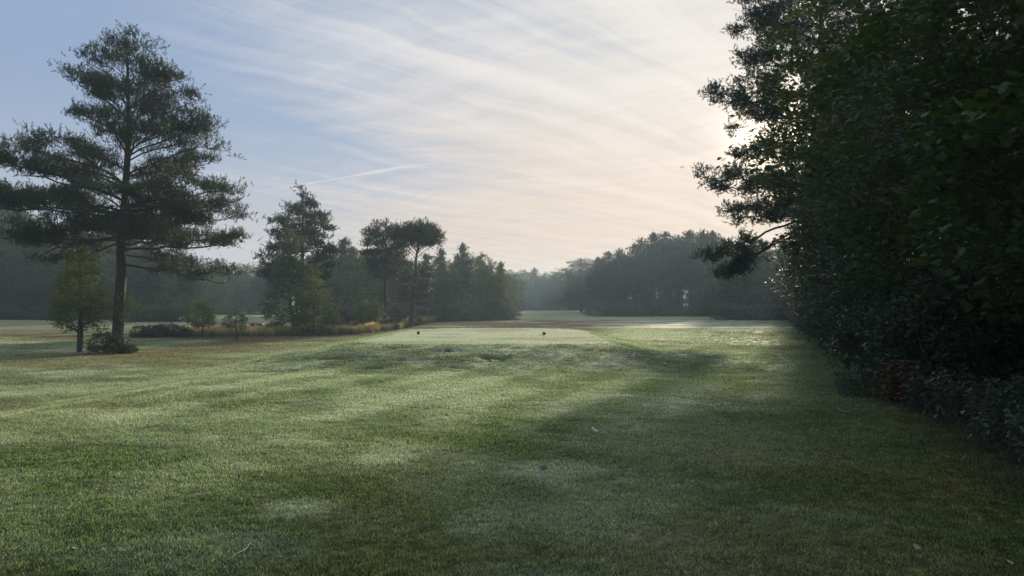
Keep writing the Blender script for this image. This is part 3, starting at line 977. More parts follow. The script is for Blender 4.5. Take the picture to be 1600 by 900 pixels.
# --- saplings
t = make_leafy('sapling', 2.45, .8, [(.28, .5), (.45, 1.05), (.7, .75), (.9, .35), (1.0, .08)], 22, nt=110, leaves=24, lsize=.13, cl=.26, mat='leaf_bright', trunk_r=.05,
               trunk_top=.9, loc=at(317, 44), lump=.5)
tag(t, 'bright green sapling with a thin stem, the fuller one of two at the rough edge', 'sapling')
t = make_leafy('sapling', 1.85, .7, [(.35, .5), (.55, .85), (.8, .5), (1.0, .1)], 23, nt=60, leaves=20, lsize=.12, cl=.24, mat='leaf', trunk_r=.045,
               trunk_top=.95, loc=at(370, 41), lump=.6)
tag(t, 'small sparse sapling with dark leaves, right of the bright green sapling', 'sapling')

# --- group right of centre-left: pine with leafy trees in front
rg = np.random.default_rng(31)
d_g = 52
lp = [(2.5, 3.3), (4, 3.8), (6, 3.2), (8, 2.4), (9.4, 1.3), (10.3, .2)]
rp_ = [(2.5, 2.4), (4, 2.4), (6, 2.8), (7.4, 2.8), (8.6, 2.2), (9.6, 1.2), (10.3, .2)]
t = make_pine('pine_tree', 10.4, .22, pine_limbs(rg, 10.4, 2.6, 0, 40, .45, -.15, rp_, lp, .2), 32, nn=13, shoots_per=9, shoot=(.30, .15, .042), tgt_per_m=9, clumpy=1.5,
              pad=(.6, .2), sides=8, loc=at(472, d_g + 2))
tag(t, 'dark layered pine rising behind the yellowish bushy tree left of centre', 'pine tree')
t = make_leafy('leafy_tree', 8.0, 1.2, [(.10, 1.2), (.2, 2.2), (.4, 2.2), (.6, 1.6), (.8, .8), (1.0, .1)], 33, nt=330, leaves=30, lsize=.15, cl=.42, mat='leaf', trunk_r=.17,
               multi=2, trunk_top=.93, loc=at(456, d_g - 3), shell=.3)
tag(t, 'pointed dense leafy tree with two stems, standing in front of the layered pine', 'tree')
t = make_leafy('leafy_tree', 4.0, .4, [(.03, .8), (.2, 1.35), (.5, 1.5), (.8, .9), (1.0, .15)], 34, nt=220, leaves=30, lsize=.14, cl=.36, mat='leaf_yellow', trunk_r=.12,
               trunk_top=.8, loc=at(491, d_g - 4), shell=.35)
tag(t, 'low round yellowish tree reaching the ground beside the pointed leafy tree', 'tree')

# --- gnarled open tree and bushy small tree
t = make_leafy('gnarled_tree', 3.9, .7, [(.25, 1.0), (.5, 2.1), (.8, 1.9), (1.0, .8)], 41, nt=170, leaves=8, lsize=.16, cl=.5, mat='leaf_dark', trunk_r=.24,
               multi=2, trunk_top=.55, loc=at(544, 55), lump=.3, shell=.5)
tag(t, 'gnarled low tree with bare spreading limbs and thin dark foliage', 'tree')
t = make_leafy('bushy_tree', 2.6, .6, [(.2, .7), (.45, 1.45), (.75, 1.2), (1.0, .3)], 42, nt=150, leaves=24, lsize=.15, cl=.38, mat='leaf_yellow', trunk_r=.09,
               trunk_top=.7, loc=at(576, 57), shell=.3)
tag(t, 'small bushy yellowish tree right of the gnarled bare-limbed tree', 'tree')

# --- two tall pines by the dry grass
rg = np.random.default_rng(51)
H1 = 9.2
t = make_pine('pine_tree', H1, .2, pine_limbs(rg, H1, 4.2, 0, 34, .55, -.05, [(3, 1.2), (5, 1.7), (7, 1.8), (8.5, 1.5), (9.2, .5)], [(3, 1.8), (5, 2.5), (7, 2.4), (8.5, 1.7), (9.2, .5)], .2),
              52, nn=11, shoots_per=8, shoot=(.34, .17, .035), tgt_per_m=9, clumpy=1.5, pad=(.65, .25), sides=8, loc=at(602, 62), mat='needle')
tag(t, 'broad crowned pine with a forked reddish trunk, left of the leaning pine', 'pine tree')
H2 = 8.6
tzz = np.linspace(-.3, H2, 14); lean_ = np.stack([.85 * (np.clip(tzz, 0, 9) / H2) ** .7 + .06 * np.sin(tzz * 2), .2 * np.sin(tzz), tzz], 1)
rg = np.random.default_rng(53)
lm_ = []
for i in range(34):
    az = i * 137.5; rch = .35 + 1.75 * math.sqrt((i + .5) / 34)
    zt_ = 8.5 - .30 * rch ** 2 + rg.normal(0, .08)
    lm_.append((zt_ - .5 - .45 * rch, az, rch, zt_, .55))
for i in range(15):
    lm_.append((2.0 + .2 * i, i * 137.5 + 40, 1.0 + .8 * rg.random(), 1.9 + .21 * i, .45))
t = make_pine('pine_tree', H2, .19, lm_, 54, nn=11, shoots_per=8, shoot=(.34, .17, .035), tgt_per_m=7, pad=(.6, .18), sides=8, loc=at(639, 58), trunk_pts=lean_)
tag(t, 'leaning pine with a flat umbrella crown at the edge of the dry grass', 'pine tree')

# --- prototypes for the woods
PROTO = {}
def proto(key, fn):
    PROTO[key] = fn
    return fn


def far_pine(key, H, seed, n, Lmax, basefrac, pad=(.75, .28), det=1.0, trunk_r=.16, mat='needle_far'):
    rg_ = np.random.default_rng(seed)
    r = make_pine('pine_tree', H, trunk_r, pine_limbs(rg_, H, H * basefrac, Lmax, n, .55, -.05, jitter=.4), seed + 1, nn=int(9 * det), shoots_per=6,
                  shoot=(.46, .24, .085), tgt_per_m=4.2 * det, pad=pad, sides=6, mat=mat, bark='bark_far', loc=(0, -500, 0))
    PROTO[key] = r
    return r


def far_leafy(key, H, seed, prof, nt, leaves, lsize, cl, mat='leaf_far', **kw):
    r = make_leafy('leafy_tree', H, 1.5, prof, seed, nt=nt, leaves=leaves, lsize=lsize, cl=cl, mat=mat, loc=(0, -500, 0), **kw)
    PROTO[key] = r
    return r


far_pine('pA', 13, 61, 38, 3.0, .36)
far_pine('pB', 12, 63, 36, 2.6, .35)
far_pine('pC', 14, 65, 34, 2.7, .46)
far_pine('sA', 12, 67, 60, 2.4, .10, pad=(.5, .15))
far_leafy('lA', 11, 71, [(.06, 2.0), (.2, 3.2), (.5, 3.7), (.8, 3.0), (.95, 1.6), (1, .8)], 460, 26, .25, .62)
far_leafy('lB', 10, 73, [(.05, 1.8), (.25, 2.8), (.55, 3.0), (.8, 2.5), (.95, 1.4), (1, .7)], 360, 24, .26, .60, lump=.45)
far_leafy('lC', 12, 75, [(.05, 1.6), (.3, 2.5), (.6, 2.4), (.85, 1.6), (.97, .8), (1, .4)], 380, 24, .26, .58, lump=.4)
far_leafy('bA', 2.6, 77, [(.0, 1.3), (.3, 1.9), (.7, 1.5), (1, .4)], 120, 26, .16, .40, mat='leaf_dark', trunk_r=.06, multi=3)
USED = set()
rw = random.Random(8)


def wood(key, px, d, py_top, label, cat, group=None, s_xy=1.0, rz=None, x=None):
    """one tree of a wood: its top reaches row py_top of the photograph"""
    src = PROTO[key]
    X = (px - 800) / F * d if x is None else x
    z = hz(X, d)
    Hs = {'pA': 13, 'pB': 12, 'pC': 14, 'sA': 12, 'lA': 11, 'lB': 10, 'lC': 12, 'bA': 2.6}[key]
    H = EYE + (HOR - py_top) / F * d - z
    s = H / Hs
    rz = rw.random() * 6.28 if rz is None else rz
    if key not in USED:
        USED.add(key); c = src
        c.location = (X, d, z); c.rotation_euler = (0, 0, rz); c.scale = (s * s_xy, s * s_xy, s)
    else:
        c = copy_tree(src, (X, d, z), rz, s * s_xy, s)
    c.name = {'p': 'pine_tree', 's': 'spruce_tree', 'l': 'leafy_tree', 'b': 'bush'}[key[0]]
    tag(c, label, cat, group)
    return c


ORD = ['first', 'second', 'third', 'fourth', 'fifth', 'sixth', 'seventh', 'eighth', 'ninth', 'tenth', 'eleventh', 'twelfth', 'thirteenth', 'fourteenth', 'fifteenth', 'sixteenth']


def stand(specs, d0, d1, what, group, keys, front_label, back_n=0, back_d=12, wide=1.0):
    """front row placed by hand along an outline, further rows behind it"""
    specs = sorted(specs)
    for i, (px, py) in enumerate(specs):
        k = keys[i % len(keys)]
        d = d0 + (d1 - d0) * rw.random()
        kind = {'p': 'pine', 's': 'spruce', 'l': 'leafy tree', 'b': 'bush'}[k[0]]
        wood(k, px, d, py, '%s front tree from the left in %s' % (ORD[i], what), kind if kind != 'pine' else 'pine tree', group, wide)
    xs = [p for p, _ in specs]; ys = [q for _, q in specs]
    for i in range(back_n):
        px = xs[0] + (xs[-1] - xs[0]) * ((i + .5) / back_n) + rw.uniform(-6, 6)
        py = np.interp(px, xs, ys) + rw.uniform(4, 22)
        k = keys[rw.randrange(len(keys))]
        d = d1 + 4 + back_d * rw.random() + back_d * (i % 2)
        kind = {'p': 'pine tree', 's': 'spruce', 'l': 'leafy tree', 'b': 'bush'}[k[0]]
        wood(k, px, d, py, 'tree deep inside %s' % what, kind, group + ', rows behind', wide)


# far end of the fairway (hazy)
stand([(775, 440), (797, 428), (815, 423), (836, 421), (855, 424), (872, 428), (890, 430), (908, 424), (925, 420), (945, 416)], 205, 225,
      'the hazy wood closing the far fairway', 'wood at the far end of the fairway', ['lA', 'lB', 'lA', 'pB', 'lC'], '', 18, 16, 1.0)
# tall pines right of the far fairway
stand([(935, 405), (952, 396), (968, 392), (990, 385), (1003, 376), (1022, 368), (1042, 366), (1060, 372), (1080, 364), (1100, 364), (1116, 366), (1128, 376)], 112, 128,
      'the tall hazy stand right of the fairway', 'tall pine stand right of the far fairway', ['pB', 'pA', 'pC', 'pA', 'pC'], '', 24, 12, 1.15)
stand([(1140, 398), (1156, 384), (1172, 380), (1190, 378), (1207, 384), (1228, 380), (1250, 372), (1275, 370)], 84, 100,
      'the hazy trees behind the drooping branch', 'trees behind the drooping pine branch', ['lC', 'pB', 'lB', 'pA'], '', 14, 12, 1.0)
def under(px0, px1, n, d, py, label, group):
    for i in range(n):
        wood(['lB', 'lA', 'lC'][i % 3], px0 + (px1 - px0) * (i + .5) / n + rw.uniform(-4, 4), d + rw.uniform(-5, 5), py + rw.uniform(-9, 9), label, 'leafy tree', group, 1.5)


under(925, 1145, 15, 150, 428, 'low leafy tree behind the trunks of the tall hazy stand', 'understorey of the tall hazy stand')
under(1120, 1290, 9, 118, 425, 'low leafy tree in the shade of the right-hand hazy trees', 'understorey of the right-hand hazy trees')
under(690, 960, 14, 240, 428, 'low leafy tree far behind the hazy end of the fairway', 'trees far behind the end of the fairway')
under(900, 960, 5, 165, 412, 'hazy leafy tree between the far wood and the tall stand', 'trees between the far wood and the tall stand')
under(520, 800, 14, 122, 430, 'low leafy tree inside the dark wood left of the fairway', 'understorey of the wood left of the fairway')
under(-60, 330, 14, 112, 420, 'low leafy tree inside the dark left wood', 'understorey of the left wood')
# left of centre
stand([(688, 392), (704, 404), (722, 384), (741, 396), (757, 392), (770, 410), (782, 412), (797, 428)], 80, 100,
      'the leafy belt left of the far fairway', 'leafy belt left of the far fairway', ['sA', 'lC', 'pB', 'lB', 'lC', 'lA'], '', 10, 14, .82)
stand([(520, 388), (538, 376), (556, 384), (583, 390), (625, 396), (664, 400), (684, 395)], 74, 90,
      'the dark trees behind the leaning pine', 'dark trees behind the leaning pine', ['pB', 'sA', 'lC', 'lB'], '', 14, 12, 1.0)
# blue hazy wood left
stand([(300, 410), (318, 405), (338, 407), (355, 410), (372, 412), (392, 410), (412, 408), (436, 412), (462, 410), (490, 405)], 135, 155,
      'the hazy wood beyond the left fairway', 'wood beyond the left fairway', ['lA', 'lB', 'pB', 'lC'], '', 20, 16, 1.0)
# dark wood far left
stand([(-60, 300), (-25, 310), (8, 302), (36, 330), (62, 345), (95, 352), (130, 350), (168, 345), (205, 350)], 88, 102,
      'the tall dark wood at the left edge', 'dark wood at the left edge', ['lC', 'lA', 'pB', 'lB'], '', 18, 12, .95)
stand([(215, 372), (240, 380), (268, 385), (296, 402)], 78, 86,
      'the trees behind the tall lone pine', 'trees behind the tall lone pine', ['lB', 'pA', 'lC', 'pB'], '', 8, 10, 1.15)
# woods out of frame on the left, so that the place goes on
for i in range(8):
    wood(['lA', 'lC', 'pB'][i % 3], -110 - 60 * i, 85 - 5 * i, 310, 'leafy wood tree left of the picture edge', 'leafy tree', 'wood going on beyond the left edge')
# low bushes along the woods
def bush(px, d, py_top, label, group=None, wide=1.0):
    return wood('bA', px, d, py_top, label, 'bush', group, wide)


for i in range(26):
    px = 800 + i * 17
    dd = 200 - (px - 925) * .0 if px < 930 else (110 if px < 1130 else 82)
    bush(px, dd, 482 - (7 if px > 930 else 3) + rw.uniform(-5, 3), 'low dark bush at the foot of the hazy woods', 'bushes at the foot of the hazy woods', 1.6)
for i in range(22):
    px = 520 + i * 13
    dd = 62 + (px - 520) * .075
    bush(px, dd, 476 + rw.uniform(-6, 6), 'dark bush under the trees left of the far fairway', 'bushes under the trees left of the fairway', 1.3)
for i in range(26):
    px = -60 + i * 20
    bush(px, 84 if px < 215 else (76 if px < 300 else 130), 480 + rw.uniform(-8, 4), 'dark bush at the foot of the wood beyond the left fairway', 'bushes at the foot of the left wood', 1.5)

# ------------------------------------------------------------------ the wood along the right side
RP = (16.9, 38.0)
rg = np.random.default_rng(81)
lp = [(3.6, 5.8), (6.1, 4.8), (6.8, 5.6), (8.7, 6.7), (9.5, 5.0), (10.2, 4.2), (11.6, 4.0), (12.6, 5.0), (13.7, 6.0), (14.8, 4.6), (16.4, 3.8), (18.2, 4.8), (20.5, 3.0), (22, .4)]
rp2 = [(3.6, 3), (8, 5), (14, 5), (18, 4), (20.5, 2.6), (22, .4)]
lb_ = pine_limbs(rg, 22, 6.0, 0, 60, .6, -.02, rp2, lp, .2)
lb_ += [(6.4, -84, 5.6, 2.9, .6), (6.0, -72, 5.2, 3.5, .6), (6.6, -88, 6.2, 4.1, .7), (7.6, -90, 6.8, 8.8), (8.2, -75, 6.0, 8.2), (10.8, -86, 6.0, 13.6), (11.4, -98, 5.6, 13.0), (16, -85, 4.7, 18.2), (15, -95, 4.7, 17.2),
        (13.4, -90, 4.4, 15.4), (6.5, -95, 5.6, 6.9), (9.4, -80, 4.7, 10.2)]
t = make_pine('pine_tree', 22, .32, lb_, 82, nn=12, shoots_per=8, shoot=(.28, .14, .036), tgt_per_m=9.5, pad=(.65, .25), sides=10, limb_parts=True,
              loc=(RP[0], RP[1], hz(*RP)), clumpy=1.2, up=.7, droop_tips=.3)
tag(t, 'huge dark pine of the right wood against the bright sky with a drooping low branch', 'pine tree')
far_pine('rA', 18, 85, 44, 4.2, .22, pad=(.8, .3), det=1.3, trunk_r=.25, mat='needle')
PROTO['rA'].location = (22.5, 47.0, 0)
tag(PROTO['rA'], 'dark pine behind the huge pine of the right wood', 'pine tree', 'pines inside the right wood')
for (x, y, s) in ((26.5, 58, .95), (21, 35, 1.0), (31, 70, .95), (19.5, 27, .9), (21.5, 41, 1.12), (19.6, 33.5, 1.0)):
    c = copy_tree(PROTO['rA'], (x, y, 0), rw.random() * 6, s); c['label'] = 'dark pine hidden deep inside the right wood'; c['group'] = 'pines inside the right wood'

mp = (MAPLE_V, MAPLE_F)
m0 = make_leafy('maple_tree', 12, 1.0, [(.07, 2.6), (.2, 4.2), (.5, 4.8), (.8, 3.6), (1, .6)], 91, nt=640, leaves=56, lsize=.118, cl=.55, mat='maple', trunk_r=.28,
                tmpl=mp, loc=(10.1, 9.0, 0), shell=.55, leafparts=290, lump=.35)
tag(m0, 'nearest maple, a black wall of leaves filling the right edge', 'maple tree')
m1 = make_leafy('maple_tree', 12.5, 1.0, [(.05, 2.8), (.2, 4.4), (.45, 5.0), (.8, 3.8), (1, .6)], 92, nt=660, leaves=54, lsize=.105, cl=.55, mat='maple', trunk_r=.28,
                tmpl=mp, loc=(11.6, 15.8, 0), shell=.55, leafparts=120, lump=.4)
tag(m1, 'maple with glinting leaves, second tree along the right wood', 'maple tree')
m2 = make_leafy('leafy_tree', 13, 1.0, [(.04, 3.0), (.2, 4.4), (.45, 5.0), (.8, 3.6), (1, .6)], 93, nt=640, leaves=44, lsize=.15, cl=.6, mat='leaf_dark', trunk_r=.3,
                loc=(14.6, 23.0, 0), shell=.5, lump=.45)
tag(m2, 'broad leafy tree third along the right wood, in front of the huge pine', 'tree')
for i, (x, y, s, lab) in enumerate(((17.0, 29.5, .75, 'leafy tree at the foot of the huge right pine'), (21.5, 44, .72, 'leafy tree just beyond the huge right pine'),
                                    (25.5, 54, .8, 'leafy tree at the far end of the right wood'), (29.5, 65, .8, 'farthest leafy tree of the right wood, over the lawn corner'))):
    c = copy_tree(m2, (x, y, 0), 1.3 * i + .7, s, s * .8); c['label'] = lab
for i, (x, y, s) in enumerate(((14.5, 4.5, 1.0), (17.5, 11, 1.05), (19, 19, 1.0), (11, 1.5, .95), (23, 26, 1.1), (16.5, 15, .9), (14.5, 9.5, .9), (27, 38, 1.1), (12.5, -5, 1.0))):
    c = copy_tree(m2, (x, y, 0), 2.1 * i, s); c['label'] = 'leafy tree hidden in the dark depth of the right wood'; c['group'] = 'leafy trees in the depth of the right wood'
c = copy_tree(m2, (17.6, 33.5, 0), 4.2, .88); c['label'] = 'leafy tree filling the gap under the huge right pine'

# bushes of the hedge foot
hb = make_leafy('hedge_bush', 2.2, .2, [(.0, .9), (.3, 1.25), (.7, 1.0), (1, .3)], 95, nt=170, leaves=34, lsize=.095, cl=.30, mat='leaf_dark', trunk_r=.06, multi=4,
                loc=(0, 0, 0), shell=.5, trunk_top=.7)
hb2 = make_leafy('hedge_bush', 1.7, .1, [(.0, .8), (.35, 1.1), (.7, .9), (1, .25)], 96, nt=130, leaves=34, lsize=.085, cl=.28, mat='weed', trunk_r=.05, multi=4,
                 loc=(0, 0, 0), shell=.5, trunk_top=.7)
first = [True, True]
hy = 12.6; i = 0
while hy < 76:
    k = i % 2
    src = (hb, hb2)[k]
    s = (.85 + .35 * rw.random()) * (1.0 + .006 * hy)
    x = row_x(hy) + .75 * s + rw.uniform(-.1, .25)
    if first[k]: c = src; first[k] = False; c.location = (x, hy, hz(x, hy) - .05); c.scale = (s, s, s)
    else: c = copy_tree(src, (x, hy, hz(x, hy) - .05), rw.random() * 6.28, s)
    nm = 'larger-leaved dark' if k == 0 else 'low greyish'
    if i < 16:
        tag(c, '%s bush, %s along the right hedge beyond the rusty fern' % (nm, ORD[i]), 'bush', 'bushes along the foot of the right wood')
    else:
        tag(c, 'small distant bush near the far end of the right hedge foot', 'bush', 'far bushes along the right wood')
    c2 = copy_tree(src, (x + 1.5, hy + .3, hz(x, hy)), rw.random() * 6.28, s * 1.35)
    tag(c2, 'taller bush behind the hedge foot of the right wood', 'bush', 'second row of bushes in the right wood')
    hy += 1.25 + .03 * hy; i += 1

# leafy undergrowth in the near right corner
def make_weed(name, seed, H, n_st, lsize, spread, loc, leafparts=0, mat='weed'):
    rng = np.random.default_rng(seed)
    root = link(name, None, loc=loc)
    st = Acc(); lf = Acc(); LP = []; LA = []
    for s in range(n_st):
        a = rng.random() * 6.28; r = spread * math.sqrt(rng.random())
        b = np.array([r * math.cos(a), r * math.sin(a), -.03])
        h = H * (.55 + .5 * rng.random()); la = rng.random() * 6.28; ln = .35 * h * rng.random()
        k = 7; t_ = np.linspace(0, 1, k)
        pts = b[None] + np.stack([np.cos(la) * ln * t_ ** 2, np.sin(la) * ln * t_ ** 2, h * t_ - .1 * h * t_ ** 3], 1)
        V, Q = tube(pts, .006 * (1.1 - t_), 3); st.add(V, Q)
        m = int(11 * h / .8) + 4
        for q in range(m):
            tt = .25 + .75 * q / m
            p = np.array([np.interp(tt, t_, pts[:, j]) for j in range(3)])
            LP.append(p); ang = q * 2.4 + a
            LA.append((math.cos(ang), math.sin(ang), .35 * rng.normal() - .1))
    LP = np.array(LP); LA = np.array(LA)
    upv = np.stack([rng.normal(0, .35, len(LP)), rng.normal(0, .35, len(LP)), np.ones(len(LP))], 1)
    FRm = frames(LA, upv)
    S = lsize * (.6 + .7 * rng.random(len(LP)))
    tv = np.array([[0, 0, 0], [-.20, .25, .03], [-.26, .5, .0], [-.14, .8, -.05], [0, 1.05, -.12], [.14, .8, -.05], [.26, .5, 0], [.20, .25, .03], [0, .5, -.05]])
    tf = np.array([(8, j, (j + 1) % 8) for j in range(8)])[:, ::-1].copy()
    idx = np.arange(len(LP))
    if leafparts:
        lm = mk_mesh(name + '_leaf', tv, tf, {'var': np.full(9, .6)}); lm.materials.append(MAT[mat])
        pick = idx[:: max(1, len(idx) // leafparts)][:leafparts]
        from mathutils import Matrix
        for i_ in pick:
            o_ = link('leaf', lm, None, root)
            M = Matrix([[FRm[i_][r][c] * S[i_] for c in range(3)] for r in range(3)]).to_4x4()
            M.translation = Vector(LP[i_]); o_.matrix_basis = M
        idx = np.setdiff1d(idx, pick)
    V, Fc = scatter(tv, tf, LP[idx], FRm[idx], S[idx])
    lf.add(V, Fc, np.repeat(rng.random(len(idx)), len(tv)))
    link('stems', st.mesh(name + '_stems'), MAT['bark'], root)
    c = link('foliage', lf.mesh(name + '_foliage'), MAT[mat], root); c['kind'] = 'stuff'
    return root


weeds = [(7.0, 5.45, .62, 'leafy weed clump nearest the camera at the right picture edge'),
         (7.9, 5.75, .7, 'leafy weed clump second nearest at the right edge of the lawn'),
         (8.8, 6.2, .78, 'leafy weed clump in the middle of the undergrowth right of the rusty fern'),
         (9.8, 6.45, .80, 'leafy weed clump directly right of the rusty fern'),
         (10.7, 6.55, .72, 'leafy weed clump below the rusty fern at the lawn edge')]
wa = make_weed('weed_clump', 101, .9, 70, .080, .62, (0, 0, 0), 60)
wb = make_weed('weed_clump', 102, .8, 64, .074, .6, (0, 0, 0), 60)
used_w = [False, False]
for i, (y, x, s, lab) in enumerate(weeds):
    k = i % 2; src = (wa, wb)[k]
    if not used_w[k]: c = src; used_w[k] = True; c.location = (x, y, hz(x, y)); c.scale = (s * 1.25,) * 3
    else: c = copy_tree(src, (x, y, hz(x, y)), 1.7 * i, s * 1.25)
    tag(c, lab, 'weeds', 'leafy weeds at the right edge of the lawn')
for i, (x, y) in enumerate(((6.9, 7.2), (7.2, 8.2), (7.5, 9.2), (7.9, 10.4), (8.2, 7.6), (8.8, 9.0), (6.3, 6.2), (7.4, 5.6))):
    c = copy_tree((wa, wb)[i % 2], (x, y, 0), 2.3 * i, 1.15)
    tag(c, 'leafy weed clump in the dark behind the front weeds', 'weeds', 'weeds in the dark under the nearest maple')
fy = 11.8; fx = row_x(fy) + .1
fern = make_weed('fern_clump', 111, .85, 60, .085, .42, (fx, fy, hz(fx, fy)), 0, 'fern')
tag(fern, 'rusty orange dead fern clump at the foot of the right wood', 'fern')
c = copy_tree(wa, (fx - .35, fy + .9, hz(fx, fy)), .4, .75); tag(c, 'small leafy weed clump just beyond the rusty fern', 'weeds')

# ------------------------------------------------------------------ shrubs and rough on the left
sb = make_leafy('shrub', .95, .1, [(.0, .5), (.4, .75), (.8, .5), (1, .15)], 121, nt=70, leaves=26, lsize=.12, cl=.22, mat='leaf_dark', trunk_r=.03, multi=4, trunk_top=.6,
                loc=at(168, 29.6), shell=.4)
tag(sb, 'small dark shrub at the foot of the tall lone pine', 'shrub')
sh = [(222, 44.5, 507), (243, 44.8, 505), (262, 45, 504), (283, 45.2, 507)]
for i, (px, d_, py) in enumerate(sh):
    X = at(px, d_)
    s = max(.5, (top_h(d_, py, X[0])) / .95)
    c = copy_tree(sb, X, i * 1.9, s * 1.1, s)
    tag(c, '%s dark shrub from the left in the low clump at the rough edge' % ORD[i], 'shrub', 'low shrub clump at the rough edge')
for i, (px, d_) in enumerate(((196, 29.3), (205, 29.9))):
    c = copy_tree(sb, at(px, d_), i * 2.2, .42); tag(c, ('low sprig of shrub touching the right side of the tall pine foot', 'tiny shrub sprig a step right of the tall pine foot')[i], 'shrub')
for i, (px, d_, s) in enumerate(((520, 52, 1.3), (560, 53, .8), (608, 56, 1.0), (625, 60, 1.2), (650, 64, .9), (552, 60, 1.4), (400, 50, .8), (430, 50, .9))):
    c = copy_tree(sb, at(px, d_), i * 1.2, s * 1.1); tag(c, 'small dark shrub among the dry grass below the mid-distance trees', 'shrub', 'shrubs in the dry grass')


def rough_mat():
    m, n, o = new_mat('dry_grass')
    a = n.node('ShaderNodeAttribute', attribute_name='gcol', attribute_type='INSTANCER')
    tp = n.node('ShaderNodeAttribute', attribute_name='tip'); rn = n.node('ShaderNodeAttribute', attribute_name='rnd')
    k = n.m('MULTIPLY', n.ramp(tp.outputs['Fac'], 0, 1, .6, 1.3), n.ramp(rn.outputs['Fac'], 0, 1, .6, 1.3))
    c = n.vm('MULTIPLY', a.outputs['Vector'], n.comb(k, k, k))
    p = n.node('ShaderNodeBsdfPrincipled'); n.put(p.inputs['Base Color'], c); p.inputs['Roughness'].default_value = .6
    t_ = n.node('ShaderNodeBsdfTranslucent'); n.put(t_.inputs[0], n.vm('MULTIPLY', c, (1.6, 1.5, 1.1)))
    mx = n.node('ShaderNodeMixShader'); mx.inputs[0].default_value = .5
    n.l.new(p.outputs[0], mx.inputs[1]); n.l.new(t_.outputs[0], mx.inputs[2]); n.l.new(mx.outputs[0], o.inputs[0])
    return m


def build_rough():
    rng = np.random.default_rng(7)
    P = []
    # strip of tall dry grass from the shrub clump along to the far fairway
    line = [(205, 45), (300, 45.5), (400, 46), (470, 47.5), (560, 50), (620, 56), (680, 72), (735, 96), (780, 125)]
    n = 26000
    t_ = rng.random(n)
    px = np.interp(t_ ** .9, np.linspace(0, 1, len(line)), [a for a, _ in line]); dd = np.interp(px, [a for a, _ in line], [b for _, b in line])
    depth = np.interp(px, [205, 300, 450, 560, 640, 780], [2.2, 3, 6, 9, 13, 26])
    y = dd + depth * rng.random(n); x = (px - 800) / F * y
    keep = fbm(x / 1.2, y / 1.2, 3, 130) > .34
    x, y = x[keep], y[keep]
    col = np.where((fbm(x / 2.5, y / 2.5, 3, 131) > .5)[:, None], C3(.44, .36, .22)[None], C3(.24, .24, .11)[None]) * (.7 + .6 * rng.random((len(x), 1)))
    left = (x / y < -.42)
    col[left] = col[left] * .75 + C3(.12, .15, .06) * .3
    s = (.55 + .8 * fbm(x / 1.5, y / 1.5, 3, 132)) * (.8 + .4 * rng.random(len(x))) * np.interp(y, [40, 60, 150], [1.0, 1.1, 1.5])
    P = np.stack([x, y, height(x, y)], 1)
    var = [tuft(rng, 14, .12, .50, .022, .8) for _ in range(4)]
    o = instancer('tall_grass', P, rng.random(len(P)) * 6.28, s, {'gcol': col}, var, rough_mat())
    tag(o, 'tall straw coloured rough grass in a strip below the mid-distance trees', 'tall grass', kind='stuff')
    # ragged taller grass at the hedge foot and around the pine foot
    n = 2600
    y = 6 + 60 * rng.random(n) ** 1.6; x = row_x(y) + rng.normal(.1, .18, n)
    P = np.stack([x, y, height(x, y)], 1)
    col = C3(.075, .09, .04)[None] * (.6 + .8 * rng.random((n, 1)))
    var = [tuft(rng, 9, .07, .07, .006, 1.4) for _ in range(3)]
    o = instancer('edge_grass', P, rng.random(n) * 6.28, .6 + .9 * rng.random(n), {'gcol': col}, var, rough_mat())
    tag(o, 'uncut ragged grass along the foot of the right wood', 'grass', kind='stuff')


build_rough()

# ------------------------------------------------------------------ tee markers and small things on the lawn
mk = plain('black_marker_paint', (.018, .016, .016), .45, .5)
steel = plain('steel_spike', (.25, .24, .22), .4, .5)


def sphere(r, seg=20, rings=12, cz=0.0):
    th = np.linspace(0, math.pi, rings + 1)[1:-1]; ph = np.arange(seg) / seg * 2 * math.pi
    V = [(0, 0, r + cz)] + [(r * math.sin(t_) * math.cos(p), r * math.sin(t_) * math.sin(p), r * math.cos(t_) + cz) for t_ in th for p in ph] + [(0, 0, cz - r)]
    tri = []; quad = []
    for j in range(seg):
        tri.append((0, 1 + j, 1 + (j + 1) % seg)); b = 1 + (rings - 2) * seg
        tri.append((len(V) - 1, b + (j + 1) % seg, b + j))
        for i_ in range(rings - 2):
            a = 1 + i_ * seg
            quad.append((a + j, a + seg + j, a + seg + (j + 1) % seg, a + (j + 1) % seg))
    return np.array(V), [np.array(tri), np.array(quad)]


def make_marker():
    root = link('tee_marker', None)
    V, Fc = sphere(.068, cz=.082)
    link('ball', mk_mesh('marker_ball', V, Fc, None, True), mk, root)
    V, Q = tube([(0, 0, -.03), (0, 0, .0), (0, 0, .025)], [.008, .03, .034], 10)
    link('spike', mk_mesh('marker_spike', V, Q, None, True), steel, root)
    return root


def tee_at(px, py):
    d_ = 30.0
    for _ in range(30):
        x = (px - 800) / F * d_; d_ = (EYE - hz(x, d_) - .08) * F / (py - HOR)
    return ((px - 800) / F * d_, d_)


mk0 = make_marker()
x, y = tee_at(654, 520); mk0.location = (x, y, hz(x, y))
tag(mk0, 'round black tee marker on the left side of the raised tee', 'tee marker', 'tee markers')
x, y = tee_at(850, 521); c = copy_tree(mk0, (x, y, hz(x, y)))
tag(c, 'round black tee marker on the right side of the raised tee', 'tee marker', 'tee markers')


def gpos(px, py):
    d_ = 10.0
    for _ in range(40):
        x = (px - 800) / F * d_; d_ = .5 * d_ + .5 * (EYE - hz(x, d_)) * F / (py - HOR)
    x = (px - 800) / F * d_
    return x, d_, hz(x, d_)


